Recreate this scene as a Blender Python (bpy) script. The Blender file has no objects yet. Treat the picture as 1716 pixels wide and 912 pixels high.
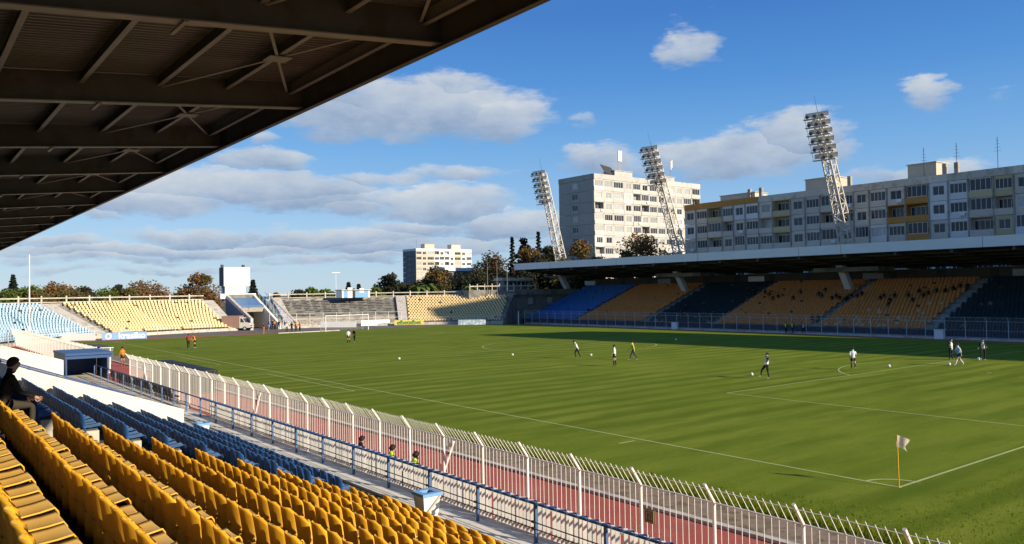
import bpy, bmesh, math, random
from mathutils import Vector, Matrix
random.seed(7)
RND = random.Random(11)
sc = bpy.context.scene
col = sc.collection
R = math.radians

# ------------------------------------------------------------------ camera
CAM = Vector((-23.16, -11.79, 5.884))
YAW, PITCH, ROLL = 0.6575, 0.0232, -0.0160
FPX = 1348.5                                   # focal length in photo pixels (1716 wide)
cf = Vector((math.sin(YAW)*math.cos(PITCH), math.cos(YAW)*math.cos(PITCH), math.sin(PITCH)))
r0 = Vector((math.cos(YAW), -math.sin(YAW), 0)); u0 = r0.cross(cf)
cr = r0*math.cos(ROLL) + u0*math.sin(ROLL); cu = u0*math.cos(ROLL) - r0*math.sin(ROLL)
cd = bpy.data.cameras.new('camera'); co = bpy.data.objects.new('camera', cd); col.objects.link(co)
cd.sensor_width = 36; cd.lens = FPX/1716*36; cd.clip_end = 6000; cd.clip_start = 0.05
m = Matrix((cr, cu, -cf)).transposed().to_4x4(); m.translation = CAM
co.matrix_world = m
sc.camera = co

def pray(x, y):                                # direction through a photo pixel
    return cf + cr*((x-858)/FPX) - cu*((y-456)/FPX)
def atz(x, y, h=0):
    d = pray(x, y); return CAM + d*((h-CAM.z)/d.z)
def atX(x, y, c):
    d = pray(x, y); return CAM + d*((c-CAM.x)/d.x)
def atY(x, y, c):
    d = pray(x, y); return CAM + d*((c-CAM.y)/d.y)
def atd(x, y, dep):
    return CAM + pray(x, y)*dep

# ------------------------------------------------------------------ light
SUN_AZ = R(161.5)                              # clockwise from +Y
SUN_EL = R(22.5)
sdir = Vector((math.sin(SUN_AZ)*math.cos(SUN_EL), math.cos(SUN_AZ)*math.cos(SUN_EL), math.sin(SUN_EL)))
sl = bpy.data.lights.new('sun', 'SUN'); so = bpy.data.objects.new('sun', sl); col.objects.link(so)
sl.energy = 5.0; sl.angle = R(0.53); sl.color = (1.0, 0.87, 0.68)
so.rotation_euler = sdir.to_track_quat('Z', 'Y').to_euler()
so.location = (0, -60, 60)

sc.view_settings.view_transform = 'Standard'; sc.view_settings.look = 'None'
sc.view_settings.exposure = 0.45; sc.view_settings.gamma = 1.0

W = bpy.data.worlds.new('World'); sc.world = W; W.use_nodes = True
def build_world():
    nt = W.node_tree; N = nt.nodes; L = nt.links; N.clear()
    def math_(op, a, b=None, c=None):
        n = N.new('ShaderNodeMath'); n.operation = op
        for i, v in enumerate((a, b, c)):
            if v is None: continue
            if isinstance(v, (int, float)): n.inputs[i].default_value = v
            else: L.new(v, n.inputs[i])
        return n.outputs[0]
    out = N.new('ShaderNodeOutputWorld'); bg = N.new('ShaderNodeBackground'); L.new(bg.outputs[0], out.inputs[0])
    sky = N.new('ShaderNodeTexSky'); sky.sky_type = 'NISHITA'; sky.sun_disc = False
    sky.sun_elevation = SUN_EL; sky.sun_rotation = SUN_AZ
    sky.air_density = 1.0; sky.dust_density = 0.1; sky.ozone_density = 1.6; sky.altitude = 50
    hs = N.new('ShaderNodeHueSaturation'); hs.inputs['Saturation'].default_value = 1.12; hs.inputs['Value'].default_value = 1.0
    L.new(sky.outputs[0], hs.inputs['Color'])
    tc = N.new('ShaderNodeTexCoord'); sep = N.new('ShaderNodeSeparateXYZ'); L.new(tc.outputs['Generated'], sep.inputs[0])
    dx, dy, dz = sep.outputs
    az = math_('ARCTAN2', dx, dy); el = math_('ARCSINE', dz)
    # clear autumn air: pale blue at the horizon, deep blue higher up
    gr = N.new('ShaderNodeValToRGB'); L.new(math_('MULTIPLY', el, 1/1.5708), gr.inputs[0]); ge = gr.color_ramp.elements
    ge[0].position = 0.0; ge[0].color = (3.6, 5.5, 7.5, 1); ge[1].position = 1.0; ge[1].color = (.85, 1.75, 4.0, 1)
    for pos, c_ in ((.05, (2.9, 4.9, 7.6, 1)), (.11, (1.45, 3.75, 7.3, 1)), (.16, (.66, 2.6, 6.6, 1)), (.21, (.40, 1.85, 5.6, 1)), (.35, (.60, 1.75, 4.9, 1))):
        k_ = ge.new(pos); k_.color = c_
    gm = N.new('ShaderNodeMix'); gm.data_type = 'RGBA'; gm.inputs[0].default_value = .78; L.new(hs.outputs[0], gm.inputs[6]); L.new(gr.outputs[0], gm.inputs[7])
    # cloud noise in (azimuth, elevation) space, stretched sideways near the horizon
    def noise(sx, sy, detail, rough, off):
        cmb = N.new('ShaderNodeCombineXYZ')
        L.new(math_('MULTIPLY_ADD', az, sx, off), cmb.inputs[0]); L.new(math_('MULTIPLY', el, sy), cmb.inputs[1]); cmb.inputs[2].default_value = off
        n = N.new('ShaderNodeTexNoise'); n.inputs['Scale'].default_value = 1.0; n.inputs['Detail'].default_value = detail
        n.inputs['Roughness'].default_value = rough; L.new(cmb.outputs[0], n.inputs['Vector'])
        return n.outputs['Fac']
    n1 = noise(9, 20, 7, 0.62, 3.1); n2 = noise(22, 72, 6, 0.62, 8.7)
    waz = math_('MULTIPLY_ADD', math_('SUBTRACT', n1, 0.5), 0.10, az)
    wel = math_('MULTIPLY_ADD', math_('SUBTRACT', noise(8, 17, 6, 0.6, 21.3), 0.5), 0.042, el)
    blobs = [(700,182,215,56,1.0),(600,196,140,40,.9),(835,192,105,40,.9),(760,150,70,35,.8),
        (1153,82,54,34,.75),(1140,42,22,16,.25),(1562,156,52,30,.8),(1668,160,18,12,.15),(1183,22,20,12,.2),
        (1335,228,95,42,.85),(1235,262,180,42,.8),(1010,272,95,24,.75),(980,205,22,14,.35),
        (1570,288,120,22,.8),(1470,290,60,18,.6),(1390,250,60,30,.6),
        (440,272,90,24,.85),(395,318,250,36,1.0),(250,338,170,26,.9),(590,345,80,18,.8),
        (770,293,90,15,.7),(745,338,125,36,.85),(850,375,120,32,.8),(700,385,90,20,.6),
        (330,395,130,16,.8),(560,402,180,22,.85),(105,405,120,14,.7),(170,362,50,12,.55),(440,237,32,12,.5),
        (480,335,320,24,.75),(300,420,330,13,.75),(660,412,260,18,.75),(640,300,120,14,.6),(150,432,170,12,.6),(600,432,200,10,.6),(270,452,220,8,.5),(-200,380,220,40,.9),(-400,300,200,50,.9),(1950,250,160,40,.8)]
    val = None; shade = None
    for (px, py, hw, hh, amp) in blobs:
        d = pray(px, py).normalized(); a0 = math.atan2(d.x, d.y); e0 = math.asin(d.z)
        d2 = pray(px+hw*1.12, py).normalized(); d3 = pray(px, py-hh*1.12).normalized()
        wa = abs(math.atan2(d2.x, d2.y)-a0); we = abs(math.asin(d3.z)-e0)
        u = math_('MULTIPLY_ADD', waz, 1/wa, -a0/wa); v = math_('MULTIPLY_ADD', wel, 1/we, -e0/we)
        q = math_('SUBTRACT', 1.0, math_('ADD', math_('MULTIPLY', u, u), math_('MULTIPLY', v, v)))
        q = math_('MULTIPLY_ADD', q, amp, amp*0.25-0.25)
        if val is None: val, shade = q, v
        else:
            g = math_('GREATER_THAN', q, val)
            sh = math_('ADD', shade, math_('MULTIPLY', g, math_('SUBTRACT', v, shade)))
            val, shade = math_('MAXIMUM', val, q), sh
    # outside the frame the same broken cumulus goes on
    gen = math_('MULTIPLY_ADD', noise(4, 11, 6, 0.55, 40.0), 5.0, -3.1)
    inframe = math_('MULTIPLY', math_('LESS_THAN', math_('ABSOLUTE', math_('SUBTRACT', az, YAW)), 0.62), math_('LESS_THAN', el, 0.40))
    gen = math_('SUBTRACT', gen, math_('MULTIPLY', inframe, 3.0))
    g = math_('GREATER_THAN', gen, val)
    shade = math_('ADD', shade, math_('MULTIPLY', g, math_('SUBTRACT', 0.2, shade)))
    val = math_('MAXIMUM', val, gen)
    dens = math_('ADD', val, math_('MULTIPLY_ADD', n2, 1.7, -0.85))
    mask = N.new('ShaderNodeMapRange'); mask.interpolation_type = 'SMOOTHSTEP'
    L.new(dens, mask.inputs[0]); mask.inputs[1].default_value = -0.12; mask.inputs[2].default_value = 0.62
    mk = math_('MULTIPLY', mask.outputs[0], math_('GREATER_THAN', dz, 0.0))
    mk = math_('MULTIPLY', mk, 0.93)
    sh = math_('ADD', math_('MULTIPLY', shade, 0.40), math_('MULTIPLY_ADD', n1, 1.3, -0.22))
    sh = math_('ADD', sh, math_('MULTIPLY', math_('SUBTRACT', 1.0, mask.outputs[0]), 0.12))
    sr = N.new('ShaderNodeValToRGB'); L.new(sh, sr.inputs[0])
    e = sr.color_ramp.elements
    e[0].position = 0.12; e[0].color = (2.55, 3.45, 4.95, 1)
    e[1].position = 0.95; e[1].color = (6.5, 6.7, 6.8, 1)
    k = sr.color_ramp.elements.new(0.5); k.color = (4.3, 5.0, 6.0, 1)
    mix = N.new('ShaderNodeMix'); mix.data_type = 'RGBA'
    L.new(mk, mix.inputs[0]); L.new(gm.outputs[2], mix.inputs[6]); L.new(sr.outputs[0], mix.inputs[7])
    L.new(mix.outputs[2], bg.inputs[0]); bg.inputs[1].default_value = 0.082
build_world()

# ------------------------------------------------------------------ materials
MATS = {}
def mat(name, c, rough=0.7, var=0.12, scale=3.0, bump=0.0, bscale=40.0, metal=0.0, trans=None, rnd=0.0, c2=None, c2at=(0.5, 0.62), c2scale=1.0, spec=0.3, coord='Object', detail=5, stretch=None, dust=None, glass=0):
    if name in MATS: return MATS[name]
    M = bpy.data.materials.new(name); M.use_nodes = True; MATS[name] = M
    nt = M.node_tree; N = nt.nodes; L = nt.links
    b = N['Principled BSDF']; b.inputs['Roughness'].default_value = rough; b.inputs['Metallic'].default_value = metal
    b.inputs['Specular IOR Level'].default_value = spec
    tc = N.new('ShaderNodeTexCoord'); src = tc.outputs[coord]
    if stretch:
        mp = N.new('ShaderNodeMapping'); mp.inputs['Scale'].default_value = stretch; L.new(src, mp.inputs[0]); src = mp.outputs[0]
    def noise(s, det=detail):
        n = N.new('ShaderNodeTexNoise'); n.inputs['Scale'].default_value = s; n.inputs['Detail'].default_value = det; n.inputs['Roughness'].default_value = 0.6
        L.new(src, n.inputs['Vector']); return n.outputs['Fac']
    cur = None
    base = N.new('ShaderNodeRGB'); base.outputs[0].default_value = (*c, 1); cur = base.outputs[0]
    def mixc(fac, a, bcol):
        mx = N.new('ShaderNodeMix'); mx.data_type = 'RGBA'
        if isinstance(fac, float): mx.inputs[0].default_value = fac
        else: L.new(fac, mx.inputs[0])
        L.new(a, mx.inputs[6])
        if isinstance(bcol, tuple): mx.inputs[7].default_value = (*bcol, 1)
        else: L.new(bcol, mx.inputs[7])
        return mx.outputs[2]
    if c2:
        mr = N.new('ShaderNodeMapRange'); mr.interpolation_type = 'SMOOTHSTEP'
        L.new(noise(c2scale), mr.inputs[0]); mr.inputs[1].default_value = c2at[0]; mr.inputs[2].default_value = c2at[1]
        cur = mixc(mr.outputs[0], cur, c2)
    if var or rnd:
        hsv = N.new('ShaderNodeHueSaturation'); L.new(cur, hsv.inputs['Color'])
        v = N.new('ShaderNodeMath'); v.operation = 'MULTIPLY_ADD'; L.new(noise(scale), v.inputs[0]); v.inputs[1].default_value = var*4; v.inputs[2].default_value = 1-var*2
        val = v.outputs[0]
        if rnd:
            oi = N.new('ShaderNodeObjectInfo'); w = N.new('ShaderNodeMath'); w.operation = 'MULTIPLY_ADD'
            L.new(oi.outputs['Random'], w.inputs[0]); w.inputs[1].default_value = rnd*2; w.inputs[2].default_value = 1-rnd
            mm = N.new('ShaderNodeMath'); mm.operation = 'MULTIPLY'; L.new(val, mm.inputs[0]); L.new(w.outputs[0], mm.inputs[1]); val = mm.outputs[0]
        L.new(val, hsv.inputs['Value']); cur = hsv.outputs[0]
    if dust:                                     # pale dust lying on upward faces
        gn = N.new('ShaderNodeNewGeometry'); sx_ = N.new('ShaderNodeSeparateXYZ'); L.new(gn.outputs['Normal'], sx_.inputs[0])
        mr = N.new('ShaderNodeMapRange'); mr.interpolation_type = 'SMOOTHSTEP'; L.new(sx_.outputs[2], mr.inputs[0]); mr.inputs[1].default_value = .6; mr.inputs[2].default_value = .98; mr.inputs[4].default_value = .75
        cur = mixc(mr.outputs[0], cur, dust)
    L.new(cur, b.inputs['Base Color'])
    if glass:
        b.inputs['Transmission Weight'].default_value = glass
    if bump:
        bp = N.new('ShaderNodeBump'); bp.inputs['Strength'].default_value = bump; bp.inputs['Distance'].default_value = 0.02
        L.new(noise(bscale), bp.inputs['Height']); L.new(bp.outputs[0], b.inputs['Normal'])
    if trans:
        t = N.new('ShaderNodeBsdfTranslucent'); L.new(cur, t.inputs[0])
        mx = N.new('ShaderNodeMixShader'); mx.inputs[0].default_value = trans
        L.new(b.outputs[0], mx.inputs[1]); L.new(t.outputs[0], mx.inputs[2])
        L.new(mx.outputs[0], N['Material Output'].inputs[0])
    return M

STEPC = mat('shade_dark_concrete', (.10, .085, .065), .95, .2, 2.5, .3, 30, c2=(.05, .043, .035), c2scale=1.2)  # concrete darkened to stand in for the shade between seat rows
CONC = mat('concrete', (.36, .33, .28), .85, .14, 2.5, .25, 30, c2=(.22, .20, .17), c2scale=.9)
CONCL = mat('pale_concrete', (.55, .50, .42), .85, .12, 1.5, .2, 30, c2=(.40, .36, .30), c2scale=1.3)
CONCG = mat('grey_concrete', (.23, .22, .19), .9, .18, .7, .2, 20, c2=(.15, .145, .13), c2scale=.5)
WHITEW = mat('whitewash', (.74, .70, .61), .8, .06, 1.2, .12, 20, c2=(.60, .55, .45), c2at=(.56, .75), c2scale=1.6)
WHITEP = mat('white_paint', (.82, .80, .74), .45, .05, 5, c2=(.5, .38, .27), c2at=(.70, .78), c2scale=5)
WHITEB = mat('white_board', (.80, .79, .75), .5, .05, 1)
YEL = mat('yellow_plastic', (.86, .45, .028), .46, .07, 6, trans=.08, rnd=.13, c2=(.74, .44, .09), c2at=(.5, .75), c2scale=2.5, dust=(.62, .42, .14))
BLU = mat('blue_plastic', (.024, .092, .27), .40, .07, 5, trans=.04, rnd=.10, dust=(.16, .27, .42))
YELF = mat('faded_yellow_plastic', (.76, .57, .28), .55, .12, 9, c2=(.46, .25, .06), c2at=(.66, .74), c2scale=.35)
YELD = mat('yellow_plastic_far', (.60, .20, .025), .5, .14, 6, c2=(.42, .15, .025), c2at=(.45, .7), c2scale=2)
SKYB = mat('faded_blue_plastic', (.40, .57, .70), .55, .10, 6, c2=(.22, .32, .44), c2at=(.66, .72), c2scale=.35)
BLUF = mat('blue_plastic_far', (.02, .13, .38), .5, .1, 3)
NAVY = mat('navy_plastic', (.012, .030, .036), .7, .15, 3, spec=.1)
GREYS = mat('weathered_grey', (.20, .19, .17), .9, .2, 1.5, c2=(.13, .13, .12), c2scale=.8)
SLATM = mat('white_slat_plastic', (.88, .87, .83), .45, .05, 4, trans=.12)
BPAINT = mat('blue_paint', (.035, .085, .22), .4, .1, 6)
BPAINTL = mat('light_blue_paint', (.17, .36, .62), .5, .1, 4)
STEELD = mat('dark_steel', (.105, .097, .085), .6, .15, 1.2, c2=(.085, .070, .052), c2scale=.8)
STEELL = mat('steel_flange', (.26, .24, .205), .55, .15, 2)
DECK = mat('deck_metal', (.135, .122, .10), .55, .15, .6, c2=(.10, .085, .065), c2scale=.5, stretch=(.15, 1, 1))
FASC = mat('fascia_metal', (.78, .77, .74), .5, .05, .4)
BLACK = mat('black_plastic', (.018, .018, .02), .5, .1, 5)
DGREY = mat('dark_grey', (.05, .05, .05), .6, .15, 3)
TRACK = mat('tartan_track', (.40, .095, .065), .9, .10, 1.2, .4, 120, c2=(.42, .15, .11), c2at=(.5, .75), c2scale=.5)
ASPH = mat('asphalt', (.14, .13, .115), .9, .15, .6, .3, 90, c2=(.17, .12, .10), c2scale=.15)
DIRT = mat('dirt', (.26, .19, .13), .95, .2, 3, .5, 60, c2=(.15, .12, .07), c2scale=2.2)
GLASS = mat('window_glass', (.035, .04, .05), .12, .3, .8, rnd=.6, spec=.35)
GLASSL = mat('pale_curtain_glass', (.40, .40, .38), .15, .2, 1.5, rnd=.3, spec=.5)
LAMPG = mat('lamp_glass', (.13, .13, .14), .1, .1, 3, spec=.7)
POLYC = mat('clear_panel', (.80, .83, .82), .06, .03, 2, glass=.9)
HIVIS = mat('hi_vis', (.55, .75, .05), .6, .1, 6)
BARK = mat('bark', (.09, .065, .045), .9, .2, 4)
PAINTL = mat('line_paint', (.40, .44, .17), .9, .16, 1.1, c2=(.26, .31, .08), c2at=(.52, .78), c2scale=2.2)

def grass_mat():
    M = bpy.data.materials.new('pitch_grass'); M.use_nodes = True
    nt = M.node_tree; N = nt.nodes; L = nt.links; b = N['Principled BSDF']
    b.inputs['Roughness'].default_value = .85; b.inputs['Specular IOR Level'].default_value = .03
    tc = N.new('ShaderNodeTexCoord')
    def noise(s, det, stretch=(1, 1, 1), rot=0):
        mp = N.new('ShaderNodeMapping'); mp.inputs['Scale'].default_value = stretch; mp.inputs['Rotation'].default_value = (0, 0, rot); L.new(tc.outputs['Object'], mp.inputs[0])
        n = N.new('ShaderNodeTexNoise'); n.inputs['Scale'].default_value = s; n.inputs['Detail'].default_value = det; n.inputs['Roughness'].default_value = .65
        L.new(mp.outputs[0], n.inputs[0]); return n.outputs[0]
    def mixc(f, a, c):
        x = N.new('ShaderNodeMix'); x.data_type = 'RGBA'; L.new(f, x.inputs[0])
        for i, v in ((6, a), (7, c)):
            if isinstance(v, tuple): x.inputs[i].default_value = (*v, 1)
            else: L.new(v, x.inputs[i])
        return x.outputs[2]
    def rng(f, a, c):
        x = N.new('ShaderNodeMapRange'); x.interpolation_type = 'SMOOTHSTEP'; L.new(f, x.inputs[0]); x.inputs[1].default_value = a; x.inputs[2].default_value = c; return x.outputs[0]
    c = mixc(rng(noise(.09, 4), .35, .65), (.158, .204, .020), (.196, .228, .027))
    c = mixc(rng(noise(.5, 6, (.25, 1, 1), .08), .38, .68), c, (.116, .162, .014))     # mowing streaks across the pitch
    # narrow mower passes
    sp = N.new('ShaderNodeSeparateXYZ'); L.new(tc.outputs['Object'], sp.inputs[0])
    wv = N.new('ShaderNodeMath'); wv.operation = 'MULTIPLY_ADD'; L.new(noise(.12, 3), wv.inputs[0]); wv.inputs[1].default_value = 1.4; L.new(sp.outputs[1], wv.inputs[2])
    w2 = N.new('ShaderNodeMath'); w2.operation = 'MULTIPLY'; L.new(wv.outputs[0], w2.inputs[0]); w2.inputs[1].default_value = 2*math.pi/1.9
    sn = N.new('ShaderNodeMath'); sn.operation = 'SINE'; L.new(w2.outputs[0], sn.inputs[0])
    st = N.new('ShaderNodeMath'); st.operation = 'MULTIPLY'; L.new(rng(sn.outputs[0], -.4, .9), st.inputs[0]); L.new(rng(noise(.045, 3), .36, .54), st.inputs[1])
    s2 = N.new('ShaderNodeMath'); s2.operation = 'MULTIPLY'; L.new(st.outputs[0], s2.inputs[0]); s2.inputs[1].default_value = .70
    c = mixc(s2.outputs[0], c, (.086, .132, .010))
    c = mixc(rng(noise(2.4, 6, (.6, 1, 1)), .58, .80), c, (.235, .225, .040))          # worn pale spots
    c = mixc(rng(noise(7, 5), .62, .80), c, (.115, .150, .010))
    fine = noise(26, 4)
    hs = N.new('ShaderNodeHueSaturation'); L.new(c, hs.inputs['Color'])
    v = N.new('ShaderNodeMath'); v.operation = 'MULTIPLY_ADD'; L.new(fine, v.inputs[0]); v.inputs[1].default_value = .9; v.inputs[2].default_value = .55; L.new(v.outputs[0], hs.inputs['Value'])
    L.new(hs.outputs[0], b.inputs['Base Color'])
    bp = N.new('ShaderNodeBump'); bp.inputs['Strength'].default_value = .5; bp.inputs['Distance'].default_value = .04; L.new(fine, bp.inputs['Height']); L.new(bp.outputs[0], b.inputs['Normal'])
    return M
GRASS = grass_mat()
BLADE = mat('grass_blades', (.17, .215, .012), .8, .2, .8, trans=.5, spec=.05)
WILD = mat('wild_ground', (.075, .085, .025), .95, .25, .08, c2=(.12, .10, .06), c2scale=.05)

# ------------------------------------------------------------------ helpers
def tag(o, label=None, cat=None, group=None, kind=None):
    if label: o['label'] = label
    if cat: o['category'] = cat
    if group: o['group'] = group
    if kind: o['kind'] = kind
    return o
def empty(name, loc, label=None, cat=None, group=None, rz=0):
    o = bpy.data.objects.new(name, None); o.empty_display_size = .2; col.objects.link(o)
    o.location = loc; o.rotation_euler = (0, 0, rz)
    return tag(o, label, cat, group)
def link(name, me, parent=None, loc=None, rz=0, world=False, mt=None):
    o = bpy.data.objects.new(name, me); col.objects.link(o)
    if loc is not None: o.location = loc
    o.rotation_euler = (0, 0, rz)
    if parent is not None:
        o.parent = parent
        if world:
            t = Vector(); q = parent
            while q is not None: t += q.location+q.matrix_parent_inverse.translation; q = q.parent
            o.matrix_parent_inverse = Matrix.Translation(-t)
    if mt is not None and not me.materials: me.materials.append(mt)
    return o
class MB:
    def __init__(s): s.v = []; s.f = []
    def quad(s, *p):
        n = len(s.v); s.v += [tuple(q) for q in p]; s.f.append(tuple(range(n, n+len(p)))); return s
    def box(s, a, b):
        x0, y0, z0 = a; x1, y1, z1 = b; n = len(s.v)
        s.v += [(x0,y0,z0),(x1,y0,z0),(x1,y1,z0),(x0,y1,z0),(x0,y0,z1),(x1,y0,z1),(x1,y1,z1),(x0,y1,z1)]
        s.f += [(n,n+3,n+2,n+1),(n+4,n+5,n+6,n+7),(n,n+1,n+5,n+4),(n+1,n+2,n+6,n+5),(n+2,n+3,n+7,n+6),(n+3,n,n+4,n+7)]; return s
    def bar(s, p, q, w, h=None, up=(0, 0, 1)):
        p, q = Vector(p), Vector(q); h = h or w; d = (q-p).normalized(); up = Vector(up)
        if abs(d.dot(up)) > .99: up = Vector((1, 0, 0))
        a = d.cross(up).normalized()*w/2; b = a.cross(d).normalized()*h/2; n = len(s.v)
        s.v += [tuple(c) for c in (p-a-b, p+a-b, p+a+b, p-a+b, q-a-b, q+a-b, q+a+b, q-a+b)]
        s.f += [(n,n+1,n+2,n+3),(n+7,n+6,n+5,n+4),(n,n+4,n+5,n+1),(n+1,n+5,n+6,n+2),(n+2,n+6,n+7,n+3),(n+3,n+7,n+4,n)]; return s
    def tube(s, pts, rad, n=6, cap=True):
        pts = [Vector(p) for p in pts]
        if not isinstance(rad, (list, tuple)): rad = [rad]*len(pts)
        base = len(s.v)
        for i, p in enumerate(pts):
            d = (pts[min(i+1, len(pts)-1)]-pts[max(i-1, 0)]).normalized()
            u = d.cross(Vector((0, 0, 1)) if abs(d.z) < .95 else Vector((1, 0, 0))).normalized(); w = d.cross(u)
            for k in range(n):
                t = 2*math.pi*k/n; s.v.append(tuple(p+(u*math.cos(t)+w*math.sin(t))*rad[i]))
        for i in range(len(pts)-1):
            for k in range(n):
                a = base+i*n+k; b = base+i*n+(k+1) % n; s.f.append((a, b, b+n, a+n))
        if cap:
            s.f.append(tuple(base+k for k in reversed(range(n)))); e = base+(len(pts)-1)*n; s.f.append(tuple(e+k for k in range(n)))
        return s
    def prism(s, poly, d):                       # polygon of 3-D points extruded by d
        d = Vector(d); n = len(s.v); k = len(poly)
        s.v += [tuple(Vector(p)) for p in poly]+[tuple(Vector(p)+d) for p in poly]
        s.f += [tuple(range(n+k-1, n-1, -1)), tuple(range(n+k, n+2*k))]
        for i in range(k): s.f.append((n+i, n+(i+1) % k, n+k+(i+1) % k, n+k+i))
        return s
    def mesh(s, name, mt, smooth=False):
        me = bpy.data.meshes.new(name); me.from_pydata(s.v, [], s.f); me.update()
        if mt: me.materials.append(mt)
        if smooth: me.polygons.foreach_set('use_smooth', [True]*len(me.polygons))
        return me
    def build(s, name, mt, parent=None, world=True, smooth=False):
        return link(name, s.mesh(name, mt, smooth), parent, world=world)
def fixn(me):
    bm = bmesh.new(); bm.from_mesh(me); bmesh.ops.recalc_face_normals(bm, faces=bm.faces); bm.to_mesh(me); bm.free(); return me
def struct(name, mb, mt, parent=None): return tag(mb.build(name, mt, parent), kind='structure')
ORD = ['zeroth','first','second','third','fourth','fifth','sixth','seventh','eighth','ninth','tenth','eleventh','twelfth','thirteenth','fourteenth','fifteenth','sixteenth','seventeenth','eighteenth','nineteenth','twentieth']
def ordn(i):
    if i <= 20: return ORD[i]
    t = ['', '', 'twenty', 'thirty', 'forty', 'fifty'][i//10]
    return t+'-'+ORD[i % 10] if i % 10 else {'twenty': 'twentieth', 'thirty': 'thirtieth', 'forty': 'fortieth'}.get(t, t)

# ------------------------------------------------------------------ setting: ground, pitch, track
PL, PW = 104.6, 67.55
def hX(x): return 0.0 if x < 58 else -(x-58)*0.032
struct('ground', MB().quad((-3000,-3000,-1.2),(3000,-3000,-1.2),(3000,3000,-1.2),(-3000,3000,-1.2)), WILD)
def sheet(name, mt, xs, ys, z):
    b = MB()
    for i in range(len(xs)-1):
        for j in range(len(ys)-1):
            b.quad(*[(x, y, hX(x)+z) for x, y in ((xs[i],ys[j]),(xs[i+1],ys[j]),(xs[i+1],ys[j+1]),(xs[i],ys[j+1]))])
    return struct(name, b, mt)
sheet('apron', ASPH, [-40, 58, 74, 90], [-60, 150], -.03)
sheet('pitch', GRASS, [-5.2, 0, 58, 68.6], [-60, -5, 106.6], 0)
sheet('running_track', TRACK, [-13.2, -7.1], [-60, 112], -.012)
sheet('far_running_track', TRACK, [68.9, 72.6], [-60, 108], -.012)
struct('end_running_track', MB().quad((-5,107.3,-.01),(60,107.3,-.05),(60,109.3,-.05),(-5,109.3,-.01)), TRACK)
sheet('dirt_strip', DIRT, [-6.75, -5.2], [-60, 106], -.008)
struct('track_kerb', MB().box((-7.10,-60,-.03),(-6.92,108,.07)).box((-6.9,-60,-.03),(-6.75,108,.02)), CONCL)
ln = MB()
lw = .095
def hline(x0, x1, y): ln.quad((x0,y-lw/2,hX(x0)+.006),(x1,y-lw/2,hX(x1)+.006),(x1,y+lw/2,hX(x1)+.006),(x0,y+lw/2,hX(x0)+.006))
def vline(x, y0, y1): ln.quad((x-lw/2,y0,hX(x)+.007),(x+lw/2,y0,hX(x)+.007),(x+lw/2,y1,hX(x)+.007),(x-lw/2,y1,hX(x)+.007))
def arc(cx, cy, r, a0, a1, n=64):
    for i in range(n):
        a, b = R(a0+(a1-a0)*i/n), R(a0+(a1-a0)*(i+1)/n)
        ln.quad(*[(cx+rr*math.cos(t), cy+rr*math.sin(t), .0065) for rr, t in ((r-lw/2,a),(r+lw/2,a),(r+lw/2,b),(r-lw/2,b))])
vline(0, -.06, PL); vline(57.9, 0, .01); hline(0, 58, 0); hline(58, PW, 0); hline(0, 58, PL); hline(58, PW, PL); hline(0, 58, PL/2); hline(58, PW, PL/2); vline(PW, 0, PL)
bx = (PW-40.32)/2; gx = (PW-18.32)/2
for (g, s) in ((0, 1), (PL, -1)):
    y1, y2 = g+s*16.5, g+s*5.5
    for x in (bx, PW-bx): vline(x, min(g, y1), max(g, y1))
    hline(bx, PW-bx, y1)
    for x in (gx, PW-gx): vline(x, min(g, y2), max(g, y2))
    hline(gx, PW-gx, y2)
    arc(PW/2, g+s*11, 9.15, 37 if s > 0 else 217, 143 if s > 0 else 323)
    arc(PW/2, g+s*11, .1, 0, 360, 12)
arc(PW/2, PL/2, 9.15, 0, 360, 96)
arc(0, 0, 1, 0, 90, 16); arc(0, PL, 1, -90, 0, 16)
hline(-1.2, -.35, 10.15)
# technical areas beside the touchline
def tarea(ya, yb): vline(-1.05, ya, yb); hline(-3.6, -1.05, ya); hline(-3.6, -1.05, yb)
tarea(33.2, 48.6) if False else None
a1, a2, b1, b2 = (atz(*q).y for q in ((284,597.3),(365.4,611.7),(446.2,627.3),(599.2,654.9)))
tarea(a1, a2); tarea(b1, b2)
struct('pitch_markings', ln, PAINTL)
# ragged grass along the near rim and in the near corner
def blades():
    b = MB(); rr = random.Random(3)
    for i in range(52000):
        if i < 12000: x = -5.2+abs(rr.gauss(0, .35)); y = rr.uniform(-14, 62); h = rr.uniform(.06, .17)
        else:
            x = -5.0+22*rr.random()**1.6; y = -9+36*rr.random()
            wild = x+y*.35 < -2.6 or y < -1.2
            if (x > 9 and y > 22) or (not wild and rr.random() < .6): continue
            h = rr.uniform(.03, .075) if wild else rr.uniform(.012, .03)
        t = rr.uniform(0, 6.28); w = .008+h*.10; lx, ly = rr.gauss(0, .35)*h, rr.gauss(0, .35)*h
        cx, sy = math.cos(t)*w, math.sin(t)*w
        b.quad((x-cx, y-sy, -.004), (x+cx, y+sy, -.004), (x+lx, y+ly, h))
    o = b.build('grass', BLADE); tag(o, 'short green grass blades on the near side of the pitch', 'grass', kind='stuff')
blades()

def ppx(P):
    d = Vector(P)-CAM; z = d.dot(cf)
    if z < .3: return None
    return 858+FPX*d.dot(cr)/z, 456-FPX*d.dot(cu)/z

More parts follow.
